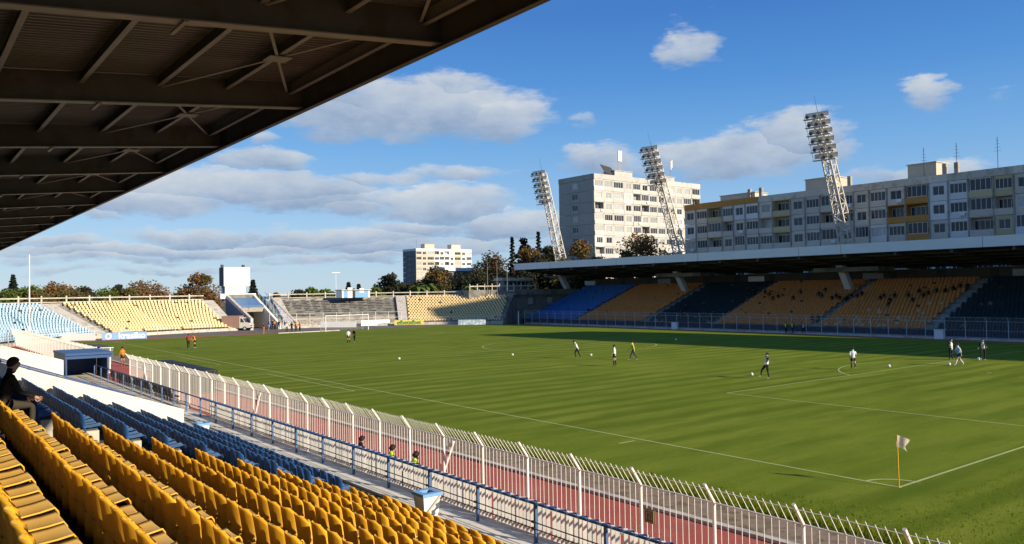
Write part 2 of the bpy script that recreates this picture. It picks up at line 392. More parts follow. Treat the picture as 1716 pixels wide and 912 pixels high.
# ------------------------------------------------------------------ near grandstand
XB = lambda k: -20.97+.79*(k-1)                # backrest position of seat row k
PZ = lambda k: 3.60-.305*(k-1)                 # seat height
FZ = lambda k: PZ(k)-.42                       # floor
Y0S, YA, YF, YG = -22.0, 6.1, 15.15, 22.0
gs = empty('grandstand', (-20, 0, 0), 'covered concrete grandstand under the dark steel roof, nearest the camera', 'grandstand')
for k in range(-7, 10):
    x0, x1 = XB(k)-.12, XB(k)+.67
    if k == 9: x1 = -12.72
    MB().box((x0, Y0S, -.02), (x1, YF+.15, FZ(k))).build('step', STEPC, gs)
# stairway beyond the blue seats, white flank walls, terrace further on
for i in range(20):
    x0 = -24.3+.42*i
    if x0 > -15.6: break
    z = FZ(1)-(x0+.2-XB(1))*.386
    MB().box((x0, YF+.42, -.02), (x0+.42, YG, z)).build('stair_step', CONCL, gs)
MB().box((x0+.001, YF+.42, -.02), (-12.72, YG+.3, .74)).build('landing', CONCL, gs)
def flank(y, xa, za, xb, zb, t=.26):
    MB().prism([(xa, y, 0), (xb, y, 0), (xb, y, zb), (xa, y, za)], (0, t, 0)).build('flank_wall', WHITEW, gs)
flank(YF+.155, -24.2, 5.35, -15.68, 2.23)
flank(YG+.01, -25, 5.88, -18.1, 3.58)
for k in range(-3, 10):
    x0, x1 = XB(k)-.12, XB(k)+.67
    if k == 9: x1 = -12.72
    MB().box((x0, YG+.31, -.02), (x1, 64, FZ(k))).build('terrace_step', CONCL, gs)
MB().box((-12.719, Y0S, -.02), (-12.52, 64, .80)).build('front_wall', CONCL, gs)
MB().box((-13.35, Y0S, .7405), (-12.72, 26.4, .80)).build('ledge', WHITEW, gs)
MB().box((-30.2, Y0S, 0), (-29.9, 95, 9.4)).build('back_wall', CONCG, gs)
# seat plinths: white under blue seats, shade painted dark under yellow ones
for k in range(-1, 10):
    for (ya, yb) in ((-16, YA-2.1), (YA+.02, YF)):
        MB().box((XB(k)+.10, ya, FZ(k)), (XB(k)+.33, yb, PZ(k)-.075)).build('seat_plinth', CONCL if ya > 0 else STEPC, gs)

def seat_mesh(name, mt):
    prof = [(.435, -.055), (.43, -.012), (.40, .004), (.30, -.012), (.16, -.024), (.055, -.020), (.012, .022), (.004, .09), (-.008, .18), (-.020, .268), (-.028, .312), (-.036, .335)]
    nv = 9; V = []; F = []
    def pt(i, j, off):
        x, z = prof[i]; t = j/(nv-1)*2-1
        hw = .179
        if i >= 9: hw -= (.0, .008, .03)[i-9]
        if i <= 1: hw -= .02
        y = t*hw
        dx = .088*t*t*min(1, (i-5)/2) if i >= 6 else 0            # cupped back
        dz = .026*t*t if 1 < i < 6 else 0
        if i >= 7: dz -= (z-.02)*.17*abs(t)**6
        a, b = prof[max(i-1, 0)], prof[min(i+1, len(prof)-1)]
        tx, tz = b[0]-a[0], b[1]-a[1]; l = math.hypot(tx, tz)
        return (x+dx+tz/l*off, y, z+dz-tx/l*off)
    n = len(prof)
    for off in (0, -.013):
        for i in range(n):
            for j in range(nv): V.append(pt(i, j, off))
    S = n*nv
    for i in range(n-1):
        for j in range(nv-1):
            a = i*nv+j; F.append((a, a+1, a+nv+1, a+nv)); F.append((S+a, S+a+nv, S+a+nv+1, S+a+1))
    for i in range(n-1):
        for j in (0, nv-1):
            a = i*nv+j; F.append((a, a+nv, S+a+nv, S+a))
    for j in range(nv-1):
        for i in (0, n-1):
            a = i*nv+j; F.append((a, a+1, S+a+1, S+a))
    # apron of the moulded back reaching down behind the seat pan
    A0 = len(V); zs = (-.175, -.06, .05)
    for off in (0, .012):
        for q, z in enumerate(zs):
            for j in range(nv):
                t = j/(nv-1)*2-1; V.append((.004-.006*q+.088*t*t+off-.006, t*.174, z+.05*abs(t)**4*(q == 0)))
    SA = 3*nv
    for q in range(2):
        for j in range(nv-1):
            a = A0+q*nv+j; F.append((a, a+1, a+nv+1, a+nv)); F.append((SA+a, SA+a+nv, SA+a+nv+1, SA+a+1))
        for j in (0, nv-1): a = A0+q*nv+j; F.append((a, a+nv, SA+a+nv, SA+a))
    for j in range(nv-1): a = A0+j; F.append((a, a+1, SA+a+1, SA+a))
    me = bpy.data.meshes.new(name); me.from_pydata(V, [], F); me.update(); me.materials.append(mt); fixn(me)
    me.polygons.foreach_set('use_smooth', [True]*len(me.polygons))
    return me
ym, bm_ = seat_mesh('yellow_seat', YEL), seat_mesh('blue_seat', BLU)
brk = MB().box((.11, -.09, -.075), (.32, .09, -.045)).box((.14, -.03, -.0449), (.28, .03, -.030)).mesh('seat_bracket', DGREY)
PITCH_S = .415
cands = []
for k in range(-1, 10):
    up = 10-k
    for i in range(60):
        y = 3.86-PITCH_S*i
        q = ppx((XB(k)+.1, y, PZ(k)+.2))
        if y < -15 or q is None: continue
        cands.append((k, i, y, 'y', q))
    if k >= 1:
        for i in range(22):
            y = YA+.2+PITCH_S*i; cands.append((k, i, y, 'b', ppx((XB(k)+.1, y, PZ(k)+.2))))
    else:
        for i in range(1, 3):
            y = 3.86+PITCH_S*i; q = ppx((XB(k)+.1, y, PZ(k)+.2)); cands.append((k, -i, y, 'y', q))
vis = lambda q: -70 < q[0] < 1790 and 0 < q[1] < 1030
ylist = sorted([c for c in cands if c[3] == 'y' and vis(c[4])], key=lambda c: (Vector((XB(c[0]), c[2], PZ(c[0])))-CAM).length)
near_y = ylist[:292]; rest_y = ylist[300:]
rowname = lambda k: 'row nearest the camera' if k == -1 else ordn(10-k)+' row up from the railing'
for (k, i, y, t, q) in near_y+[c for c in cands if c[3] == 'b' and vis(c[4])]:
    o = link('yellow_seat' if t == 'y' else 'blue_seat', ym if t == 'y' else bm_, None, (XB(k), y+RND.gauss(0, .006), PZ(k)+RND.gauss(0, .004)), R(RND.gauss(0, 2.2)))
    o.rotation_euler[1] = R(RND.gauss(0, 1.6))
    if t == 'y':
        lab = f"{ordn(i+1)} yellow plastic seat right of the aisle, {rowname(k)}" if i >= 0 else f"{ordn(-i)} yellow seat left of the aisle line, {rowname(k)}"
        tag(o, lab, 'seat', 'yellow seats in the near stand')
    else:
        tag(o, f"{ordn(i+1)} blue plastic seat left of the aisle, {rowname(k)}", 'seat', 'blue seats in the near stand')
    link('bracket', brk, o, (0, 0, 0))
if rest_y:
    V = []; F = []
    for (k, i, y, t, q) in rest_y:
        n = len(V)
        for v in ym.vertices: V.append((v.co.x+XB(k), v.co.y+y, v.co.z+PZ(k)))
        for p in ym.polygons: F.append(tuple(n+j for j in p.vertices))
    me = bpy.data.meshes.new('yellow_seats'); me.from_pydata(V, [], F); me.materials.append(YEL); me.polygons.foreach_set('use_smooth', [True]*len(F))
    o = link('yellow_seats', me); tag(o, 'remaining yellow plastic seats low down near the railing', 'seats', kind='stuff')

# blue stair rails in the gap between the white walls
def stair_rail(y, x0, x1, n, name='stair_railing', lab='', hgt=.95):
    fz = lambda x: FZ(1)-(x-XB(1))*.386
    t = empty(name, (x0, y, fz(x0)), lab, 'railing', 'blue railings on the stairway')
    MB().tube([(x0, y, fz(x0)+hgt), (x1, y, fz(x1)+hgt)], .028, 8).build('handrail', BPAINT, t)
    MB().tube([(x0, y, fz(x0)+hgt*.52), (x1, y, fz(x1)+hgt*.52)], .020, 6).build('midrail', BPAINT, t)
    for i in range(n):
        x = x0+(x1-x0)*i/(n-1); MB().tube([(x, y, fz(x)-.05), (x, y, fz(x)+hgt)], .026, 8).build('post', BPAINT, t)
stair_rail(16.3, -21.6, -15.8, 8, lab='blue pipe railing close behind the long white wall beside the blue seats')
stair_rail(18.6, -21.9, -15.9, 9, lab='blue pipe railing down the middle of the white stairway')
stair_rail(20.9, -21.9, -15.9, 8, lab='blue pipe railing on the far side of the stairway')

# front railing with white slats and wavy blue top
RX, RZ0, RZ1, RSP = -12.86, .78, 1.58, 2.02
rl = empty('front_railing', (RX, 0, .74), 'low blue railing with white vertical slats in front of the lowest seats', 'railing')
ys = [ -9.2+RSP*i for i in range(28)]
for y in ys: MB().box((RX-.03, y-.03, .70), (RX+.03, y+.03, RZ1-.01)).build('post', mat('rail_blue', (.07, .13, .27), .45, .12, 6), rl)
MB().tube([(RX, ys[0], RZ1), (RX, ys[-1], RZ1)], .03, 8).build('top_rail', BPAINT, rl)
for z in (1.10, 1.23): MB().tube([(RX-.07, ys[0], z), (RX-.07, ys[-1], z)], .013, 5).build('thin_rail', DGREY, rl)
for y in ys:
    for z in (1.10, 1.23): MB().box((RX-.085, y-.05, z-.02), (RX-.041, y+.05, z+.02)).build('clamp', BLACK, rl)
wb = MB(); n = 0; yv = ys[0]; pv = None
while yv < ys[16]:
    xo = .075*math.sin(yv*2*math.pi/.30); c = (RX+.02+xo, yv, RZ1+.036)
    if pv: wb.quad((pv[0]-.012, pv[1], pv[2]), (pv[0]+.012, pv[1], pv[2]), (c[0]+.012, c[1], c[2]), (c[0]-.012, c[1], c[2])); wb.quad((pv[0]-.012, pv[1], pv[2]-.03), (pv[0]-.012, pv[1], pv[2]), (c[0]-.012, c[1], c[2]), (c[0]-.012, c[1], c[2]-.03)); wb.quad((pv[0]+.012, pv[1], pv[2]), (pv[0]+.012, pv[1], pv[2]-.03), (c[0]+.012, c[1], c[2]-.03), (c[0]+.012, c[1], c[2]))
    pv = c; yv += .025
wb.build('wavy_trim', BPAINT, rl)
SLX = -12.455
slm = MB().box((-.006, -.039, 0), (.006, .039, .72)).mesh('slat', SLATM)
sl_all = []
for i in range(16):
    m_ = 15
    for j in range(m_): sl_all.append(ys[i]+.10+(RSP-.2)*j/(m_-1))
for j, y in enumerate(sl_all[:300]): link('slat', slm, rl, (SLX+RND.gauss(0, .004), y+RND.gauss(0, .006), .75+RND.gauss(0, .008)), R(44+RND.gauss(0, 2)), world=True)
sb = MB()
for y in sl_all[300:]: sb.bar((SLX, y, .75), (SLX, y, 1.47),   .078, .012, (math.cos(R(44)), math.sin(R(44)), 0))
tag(sb.build('far_slats', SLATM, rl), kind='stuff')
for z in (.93, 1.33): MB().box((SLX+.055, ys[0], z-.02), (SLX+.08, ys[16], z+.02)).build('slat_rail', WHITEP, rl)

# tall white security fence with tops bent towards the stand
FX, FZB, FSP = -10.9, 1.84, 1.87
def fence(name, ya, n, lab, nbar_parts, braces=()):
    t = empty(name, (FX, ya, -.02), lab, 'fence')
    Ys = [ya+FSP*i for i in range(n)]
    pm = MB().tube([(0, 0, -.02), (0, 0, FZB), (-.27, 0, FZB+.39)], [.036, .036, .032], 8).mesh('post', WHITEP)
    bmsh = MB().tube([(0, 0, .12), (0, 0, FZB), (-.25, 0, FZB+.36)], .0085, 5, False).mesh('bar', WHITEP)
    for y in Ys: link('post', pm, t, (FX, y, 0), world=True)
    bars = [Ys[i]+FSP*j/12 for i in range(n-1) for j in range(1, 12)]
    for y in bars[:nbar_parts]: link('bar', bmsh, t, (FX+RND.gauss(0, .004), y+RND.gauss(0, .004), RND.gauss(0, .006)), world=True)
    if bars[nbar_parts:]:
        b = MB()
        for y in bars[nbar_parts:]: b.tube([(FX, y, .12), (FX, y, FZB), (FX-.25, y, FZB+.36)], .0085, 5, False)
        tag(b.build('far_bars', WHITEP, t), kind='stuff')
    for (dx, z, r) in ((0, FZB, .014), (-.20, FZB+.29, .008), (0, .14, .014)):
        MB().tube([(FX+dx, Ys[0], z), (FX+dx, Ys[-1], z)], r, 5).build('rail', WHITEP, t)
    for (y, d) in braces: MB().bar((FX+.05, y, 1.75), (FX+.05, y+d, .15), .055, .03).build('brace', WHITEP, t)
    return t
fy0 = 3.6-FSP*7
fence('security_fence', fy0, 30, 'tall white bar fence with bent tops beside the red running track', 300, ((6.9, .9), (21.6, 1.0), (41.2, -.9)))
fence('security_fence', 54.2, 30, 'tall white bar fence beyond the glass dugout at the far left', 0)
# little square bronze plaque wired to the fence
pq = empty('plaque', (FX-.05, -.43, 1.10), 'small square bronze plaque with a framed emblem hung on the white fence', 'plaque')
BRZ = mat('bronze', (.16, .11, .045), .5, .2, 8); BRZ2 = mat('pale_bronze', (.42, .34, .2), .5, .1, 8)
MB().box((FX-.055, -.56, 1.12), (FX-.03, -.28, 1.40)).build('plate', BRZ, pq)
fr = MB()
for a, b in (((-.545,1.135),(-.295,1.155)),((-.545,1.365),(-.295,1.385)),((-.545,1.155),(-.525,1.365)),((-.315,1.155),(-.295,1.365)),((-.50,1.18),(-.475,1.34)),((-.365,1.18),(-.34,1.34)),((-.475,1.325),(-.365,1.34)),((-.435,1.18),(-.41,1.30))):
    fr.box((FX-.068, a[0], a[1]), (FX-.0555, b[0], b[1]))
fr.build('emblem', BRZ2, pq)

# litter bins
def bin_(x, y, z, lab):
    t = empty('litter_bin', (x, y, z), lab, 'bin', 'white bins with blue rims')
    b = MB()
    def ring(w, zz): return [(x-w, y-w, zz), (x+w, y-w, zz), (x+w, y+w, zz), (x-w, y+w, zz)]
    lo, hi = ring(.17, z), ring(.23, z+.52)
    for i in range(4): b.quad(lo[i], lo[(i+1) % 4], hi[(i+1) % 4], hi[i])
    b.quad(*reversed(lo)); b.build('body', WHITEP, t)
    r = MB(); A, B = .26, .13
    for (a, c) in (((x-A, y-A), (x+A, y-B)), ((x-A, y+B), (x+A, y+A)), ((x-A, y-B), (x-B, y+B)), ((x+B, y-B), (x+A, y+B))): r.box((a[0], a[1], z+.521), (c[0], c[1], z+.59))
    r.build('rim', BPAINTL, t)
    MB().bar((x-.19, y-.245, z+.1), (x+.2, y-.25, z+.5), .05, .012, (0, 1, 0)).build('strap', CONCL, t)
bin_(-13.45, 4.1, .74, 'white square litter bin with blue rim beside the lowest yellow seats')
bin_(-14.35, 18.0, .74, 'white square litter bin with blue rim at the end of the white wall')

# steel roof above
RXF, RS, RYA, RYB = -15.6, .0985, -10.0, 100.0
zf = lambda x: 10.18+(x-RXF)*RS                # underside of girder flange
DZ = .62
dk = MB(); y = RYA; i = 0
prof = [(0, 0), (.06, 0), (.08, .045), (.14, .045), (.16, 0)]
pts = []
while y < RYB:
    for (a, b) in prof[:-1]: pts.append((y+a, b))
    y += .16
for a, b in zip(pts, pts[1:]):
    dk.quad((-31, a[0], zf(-31)+DZ+a[1]), (RXF+.12, a[0], zf(RXF+.12)+DZ+a[1]), (RXF+.12, b[0], zf(RXF+.12)+DZ+b[1]), (-31, b[0], zf(-31)+DZ+b[1]))
dk.quad((-31, RYA, zf(-31)+DZ+.1), (-31, RYB, zf(-31)+DZ+.1), (RXF+.12, RYB, zf(RXF+.12)+DZ+.1), (RXF+.12, RYA, zf(RXF+.12)+DZ+.1))
roof = dk.build('roof', DECK, gs)
GY = [-.03+5.88*i for i in range(-1, 17)]
PX = [-27.5, -26.05, -24.6, -23.1, -21.65, -20.2, -18.75, -17.35, -15.92]
for gy in GY:
    x0 = -30.5
    b = MB().bar((x0, gy, zf(x0)+DZ/2), (RXF, gy, zf(RXF)+DZ/2), .014, DZ-.03)
    for x in PX[:-1]: b.bar((x, gy, zf(x)+.02), (x, gy, zf(x)+DZ-.02), .16, .012, (0, 1, 0))
    b.build('girder_web', STEELD, roof)
    MB().bar((x0, gy, zf(x0)+.01), (RXF-.02, gy, zf(RXF-.02)+.01), .22, .022).build('girder_flange', STEELL, roof)
    MB().bar((-19.9, gy-.20, zf(-19.9)-.035), (-19.9, gy+.55, zf(-19.9)-.02), .06, .03).build('fly_brace', STEELL, roof)
for x in PX[:-1]:
    zz = zf(x)+DZ
    MB().box((x-.008, RYA, zz-.22), (x+.008, RYB, zz-.01)).build('purlin_web', STEELD, roof)
    MB().box((x-.045, RYA, zz-.236), (x+.045, RYB, zz-.221)).build('purlin_flange', STEELL, roof)
x = PX[-1]; zz = zf(x)+DZ
MB().box((x-.04, RYA, zz-.30), (x+.04, RYB, zz-.285)).box((x+.041, RYA, zz-.30), (x+.055, RYB, zz-.01)).build('edge_purlin', STEELL, roof)
MB().box((RXF, RYA-.05, zf(RXF)-.09), (RXF+.02, RYB, zf(RXF)+DZ+.12)).box((RXF-.10, RYA-.05, zf(RXF)-.09), (RXF-.001, RYB, zf(RXF)-.075)).build('front_fascia', STEELD, roof)
for gi in range(len(GY)-1):
    ya, yb = GY[gi], GY[gi+1]; xa, xb = -18.7, -16.0; xm, ymid = (xa+xb)/2, (ya+yb)/2
    h = lambda x: zf(x)+DZ-.25
    for (p, q) in (((xa, ya), (xb, yb)), ((xb, ya), (xa, yb))):
        MB().bar((p[0], p[1]+.05, h(p[0])), (q[0], q[1]-.05, h(q[0])-.004), .055, .02).build('cross_brace', STEELL, roof)
    MB().prism([(xm-.22, ymid-.2, h(xm)-.04), (xm+.22, ymid-.2, h(xm)-.02), (xm+.22, ymid+.2, h(xm)-.02), (xm-.22, ymid+.2, h(xm)-.04)], (0, 0, .012)).build('gusset', STEELL, roof)
for gy in GY: MB().box((-29.8, gy-.2, 0), (-29.4, gy+.2, zf(-29.6))).build('column', CONC, gs)

# player tunnel canopy, dugouts, bench seats
t = empty('tunnel_canopy', (-13.3, 45.5, .74), 'dark blue boxy canopy over the players entrance beside the white fence', 'canopy')
MB().box((-14.5, 45.4, 2.22), (-11.75, 50.2, 2.36)).build('roof', BPAINT, t)
MB().box((-14.5, 45.5, 2.0), (-11.8, 45.56, 2.219)).build('front_fascia', BPAINT, t)
MB().box((-14.46, 45.56, .0), (-14.38, 50.1, 2.21)).build('side_wall', BPAINT, t)
MB().box((-14.37, 50.0, .0), (-11.9, 50.08, 2.21)).build('back_wall', BPAINT, t)
MB().box((-11.88, 46.6, .0), (-11.8, 50.08, 2.21)).build('side_wall', BPAINT, t)
def dugout(name, x, ya, yb, zt, depth, lab, side):
    t = empty(name, (x, (ya+yb)/2, -.02), lab, 'dugout')
    prof = [(0, 0), (0, zt*.72), (.18, zt*.93), (.5, zt), (depth, zt*.99)]
    for i in range(int((yb-ya)/1.5)+1):
        yy = min(ya+i*1.5, yb); MB().tube([(x+a, yy, b-.02) for a, b in prof], .025, 6).build('rib', WHITEP if side else DGREY, t)
    b = MB()
    for p, q in zip(prof, prof[1:]): b.prism([(x+p[0], ya, p[1]-.02), (x+q[0], ya, q[1]-.02), (x+q[0], ya, q[1]+.0), (x+p[0], ya, p[1]+.0)], (0, yb-ya, 0))
    b.build('shell', mat('smoke_panel', (.03, .033, .036), .6, .1, 2, spec=.1), t)
    for yy in (ya, yb):
        MB().prism([(x+a, yy, b) for a, b in prof]+[(x+depth*.8, yy, 0)], (0, .015, 0)).build('end_panel', POLYC if side else MATS['smoke_panel'], t)
    s = MB().box((x+.2, ya+.3, .35), (x+.6, yb-.3, .42)); s.build('bench', BPAINT, t)
    fr = MB()
    for zz in (.05, zt*.7): fr.bar((x, ya-.02, zz), (x+depth*.8, ya-.02, zz), .06, .06)
    fr.bar((x+depth*.45, ya-.02, 0), (x+depth*.45, ya-.02, zt*.95), .05, .05); fr.bar((x+depth*.8, ya-.02, 0), (x+depth*.82, ya-.02, zt*.98), .07, .07)
    fr.build('end_frame', WHITEP if side else DGREY, t)
dugout('dugout', -10.8, 57.0, 63.0, 2.0, 1.4, 'white framed glass dugout at the end of the white fence', True)
dugout('dugout', -8.7, 38.0, 48.5, 1.38, 1.3, 'long dark smoked dugout showing just above the white fence top', False)
struct('bench_platform', MB().box((-12.515, 30.6, -.03), (-11.15, 45.2, .38)), CONCL)
bs = MB().box((-.2, -.22, .38), (.22, .22, .43)).prism([(-.2, -.22, .431), (-.13, -.22, .431), (-.22, -.22, .88), (-.27, -.22, .88)], (0, .44, 0)).mesh('shell', BLACK)
bl = MB().tube([(-.1, -.15, 0), (-.1, -.15, .38)], .02, 6).tube([(-.1, .15, 0), (-.1, .15, .38)], .02, 6).tube([(.15, 0, 0), (.15, 0, .38)], .02, 6).mesh('leg_frame', DGREY)
yy = 31.3; i = 0
while yy < 45:
    if int(i) % 7 != 6:
        o = empty('bench_seat', (-11.75, yy, .38), f"{ordn(i+1)} black padded bench seat from the right, behind the white fence", 'seat', 'black bench seats by the fence')
        link('shell', bs, o); link('leg_frame', bl, o)
    i += 1; yy += .62

# ------------------------------------------------------------------ curved end stand
CP = [(-30,64),(-26,74),(-22,84),(-16.5,96),(-9,107.5),(.8,116.2),(11,120.6),(21.5,122.6),(30,122.2),(39,120.2),(49,116.2),(58,110.8),(65.2,104.4),(70,97.5)]
def catmull(P, n=24):
    out = []
    for i in range(1, len(P)-2):
        p0, p1, p2, p3 = (Vector(q).to_3d() for q in P[i-1:i+3])
        for k in range(n):
            t = k/n
            out.append(.5*((2*p1)+(-p0+p2)*t+(2*p0-5*p1+4*p2-p3)*t*t+(-p0+3*p1-3*p2+p3)*t**3))
    out.append(Vector(P[-2]).to_3d()); return out
EC = catmull(CP); EL = [0]
for a, b in zip(EC, EC[1:]): EL.append(EL[-1]+(b-a).length)
def ec(s):                                     # point and outward normal at arc length s
    s = max(0, min(s, EL[-1]-.001))
    lo = max(i for i in range(0, len(EL), 1) if EL[i] <= s) if s > 0 else 0
    lo = min(lo, len(EC)-2); t = (s-EL[lo])/(EL[lo+1]-EL[lo]); p = EC[lo].lerp(EC[lo+1], t)
    d = (EC[lo+1]-EC[lo]).normalized(); return p, Vector((-d.y, d.x, 0))
def s_at(x):                                   # arc length where the front curve passes image column x
    best = min(range(len(EC)), key=lambda i: abs((ppx((EC[i].x, EC[i].y, .4)) or (9e9, 0))[0]-x)); return EL[best]
def epos(s, d, z): p, n = ec(s); return Vector((p.x+n.x*d, p.y+n.y*d, z))
ET, ER, EN, EZ = .76, .30, 15, .45             # tread, rise, rows, first row height
es = empty('end_stand', (20, 128, 0), 'open curved concrete end stand behind the far goal', 'stand')
def sweep(name, s0, s1, prof, mt, parent, step=2.0):
    b = MB(); n = max(2, int((s1-s0)/step)); k = len(prof)
    for i in range(n+1):
        for (d, z) in prof: b.v.append(tuple(epos(s0+(s1-s0)*i/n, d, z)))
    for i in range(n):
        for j in range(k):
            a = i*k+j; c = i*k+(j+1) % k; b.f.append((a, a+k, c+k, c))
    b.f.append(tuple(range(k))); b.f.append(tuple(reversed(range(n*k, n*k+k))))
    return b.build(name, mt, parent)
sB, sY0, sY1, sT0, sT1, sG1, sE1 = 0, s_at(186), s_at(384), s_at(398), s_at(470), s_at(676), s_at(842)
for r_ in range(EN):
    d0 = .2+ET*r_; z = EZ+ER*r_
    sweep('step', sB, sT0, [(d0, -.5), (d0, z), (d0+ET-.003, z), (d0+ET-.003, -.5)], CONCG, es)
    sweep('step', sT1, sE1, [(d0, -.5), (d0, z), (d0+ET-.003, z), (d0+ET-.003, -.5)], CONC if r_ < 5 else CONCG, es)
DT = .2+ET*EN; ZT = EZ+ER*EN
for (a, b) in ((sB, sT0), (sT1, sE1)):
    sweep('top_walkway', a, b, [(DT, -.5), (DT, ZT+.1), (DT+3, ZT+.1), (DT+3, -.5)], CONC, es)
    sweep('front_kerb', a, b, [(-.12, -.5), (-.12, .42), (.197, .42), (.197, -.5)], CONCL, es)
# balustrade of concrete posts along the top
for (a, b) in ((sB, sT0-.5), (sT1+1, sE1)):
    s = a
    while s <= b:
        p = epos(s, DT+2.2, ZT+.1); MB().box((p.x-.11, p.y-.11, p.z), (p.x+.11, p.y+.11, p.z+1.15)).build('balustrade_post', CONCL, es); s += 2.75
    for (z0, z1) in ((.12, .24), (.72, .90)):
        sweep('balustrade_beam', a, b, [(DT+2.14, ZT+.1+z0), (DT+2.14, ZT+.1+z1), (DT+2.26, ZT+.1+z1), (DT+2.26, ZT+.1+z0)], CONCL, es)
def lowseat(V, F, p, ang, w=.40):
    n = len(V); c, s = math.cos(ang), math.sin(ang)
    for (a, b) in (((.02, -w/2, 0), (.40, w/2, .045)), ((-.05, -w/2, .03), (.02, w/2, .36))):
        q = len(V)
        for (x, y, z) in ((a[0],a[1],a[2]),(b[0],a[1],a[2]),(b[0],b[1],a[2]),(a[0],b[1],a[2]),(a[0]-(.05 if a[0] < 0 else 0),a[1]+.02,b[2]),(b[0]-(.05 if a[0] < 0 else 0),a[1]+.02,b[2]),(b[0]-(.05 if a[0] < 0 else 0),b[1]-.02,b[2]),(a[0]-(.05 if a[0] < 0 else 0),b[1]-.02,b[2])):
            V.append((p[0]+x*c-y*s, p[1]+x*s+y*c, p[2]+z))
        F.extend([(q,q+3,q+2,q+1),(q+4,q+5,q+6,q+7),(q,q+1,q+5,q+4),(q+1,q+2,q+6,q+5),(q+2,q+3,q+7,q+6),(q+3,q,q+4,q+7)])
def seatblock(name, items, mt, lab, w=.40):
    V = []; F = []
    for p, a in items: lowseat(V, F, p, a, w)
    me = bpy.data.meshes.new(name); me.from_pydata(V, [], F); me.materials.append(mt)
    o = link(name, me); tag(o, lab, 'seats', kind='stuff'); return o
def endseats(s0, s1, slant0, slant1, miss):
    rr = random.Random(int(s0*10)); it = []
    for r_ in range(EN):
        a, b = s0+slant0*r_, s1+slant1*r_; s = a+.245*(r_ % 2)
        while s < b:
            p = epos(s, .2+ET*r_+.28, EZ+ER*r_+.24); _, n = ec(s)
            if rr.random() > miss and p.x > -60: it.append((p, math.atan2(-n.y, -n.x)+rr.gauss(0, .03)))
            s += .49
    return it
seatblock('faded_blue_seats', endseats(sB+8, s_at(165), 0, -.0, .03), SKYB, 'rows of sun bleached light blue seats in the end stand at far left', .35)
seatblock('faded_yellow_seats', endseats(sY0+.6, sY1, 0, 0, .02), YELF, 'rows of sun bleached yellow seats in the end stand left of the scoreboard', .37)
seatblock('faded_yellow_seats', endseats(sG1+1.2, sE1-.5, 0, 0, .02), YELF, 'rows of yellow seats in the end stand beside the grey corner building', .35)
# grey section: broken bench lines of bare brackets
it = []
rr = random.Random(5)
gb = MB()
for r_ in range(5, EN):
    s = sT1+2.5
    while s < sG1-1.5:
        if rr.random() > .12:
            p = epos(s, .2+ET*r_+.3, EZ+ER*r_); q = epos(s+rr.uniform(.5, 1.4), .2+ET*r_+.3, EZ+ER*r_)
            gb.bar(p+Vector((0, 0, .22)), q+Vector((0, 0, .22)), .30, .10); gb.bar(p, p+Vector((0, 0, .2)), .08, .08)
        s += 1.5
gb.build('worn_benches', GREYS, es)['kind'] = 'stuff'
for r_ in range(6, EN): sweep('grey_riser', sT1+2.2, sG1-1.2, [(.2+ET*r_-.02, EZ+ER*(r_-1)+.02), (.2+ET*r_-.02, EZ+ER*r_-.01), (.2+ET*r_-.003, EZ+ER*r_-.01), (.2+ET*r_-.003, EZ+ER*(r_-1)+.02)], GREYS, es)
# concrete stair strip edges between sections
def strip(s, mt, w=.5, h=.35, name='section_wall'):
    b = MB()
    for sd in (s-w/2, s+w/2):
        for (d, z) in ((.2, 0), (.2, EZ+h), (DT, ZT+h), (DT, 0)): b.v.append(tuple(epos(sd, d, z)))
    b.f += [(0,1,2,3),(7,6,5,4),(1,5,6,2),(0,4,5,1),(2,6,7,3)]
    return b.build(name, mt, es)
strip(s_at(165)+1.0, CONCL, 2.0, .06, 'stair_flight'); strip(sY1+.9, CONCL, 1.6, .06, 'stair_flight'); strip(sG1, CONCL, 1.6, .35); strip(sT1+1.6, CONCL, 1.4, .30, 'stair_flight')
# front fences of the end stand
def lowfence(name, s0, s1, sp, hgt, off, lab, z0=.42, rails=(.98, .5), r=.03):
    t = empty(name, epos((s0+s1)/2, off, z0), lab, 'fence')
    s = s0
    while s <= s1+.01:
        p = epos(s, off, z0); MB().tube([p, p+Vector((0, 0, hgt))], r, 6).build('post', WHITEP, t); s += sp
    for f in rails:
        b = MB(); n = max(2, int((s1-s0)/2)); b.tube([epos(s0+(s1-s0)*i/n, off, z0+hgt*f) for i in range(n+1)], .02, 5); b.build('rail', WHITEP, t)
    return t
lowfence('low_fence', sB+10, s_at(165), 2.9, 1.35, .05, 'thin pale rail fence in front of the light blue end seats')
lowfence('low_fence', sY0+1.5, sY1-3, 3.0, .85, .05, 'low white rail fence in front of the bleached yellow end seats')
lowfence('low_fence', sT1-2, sG1, 2.3, 2.1, -.05, 'white bar fence in front of the grey end terrace', rails=(.98, .5, .06), r=.035)
lowfence('low_fence', sG1+.5, sE1, 2.6, .9, .05, 'low rail fence in front of the shaded yellow end seats')

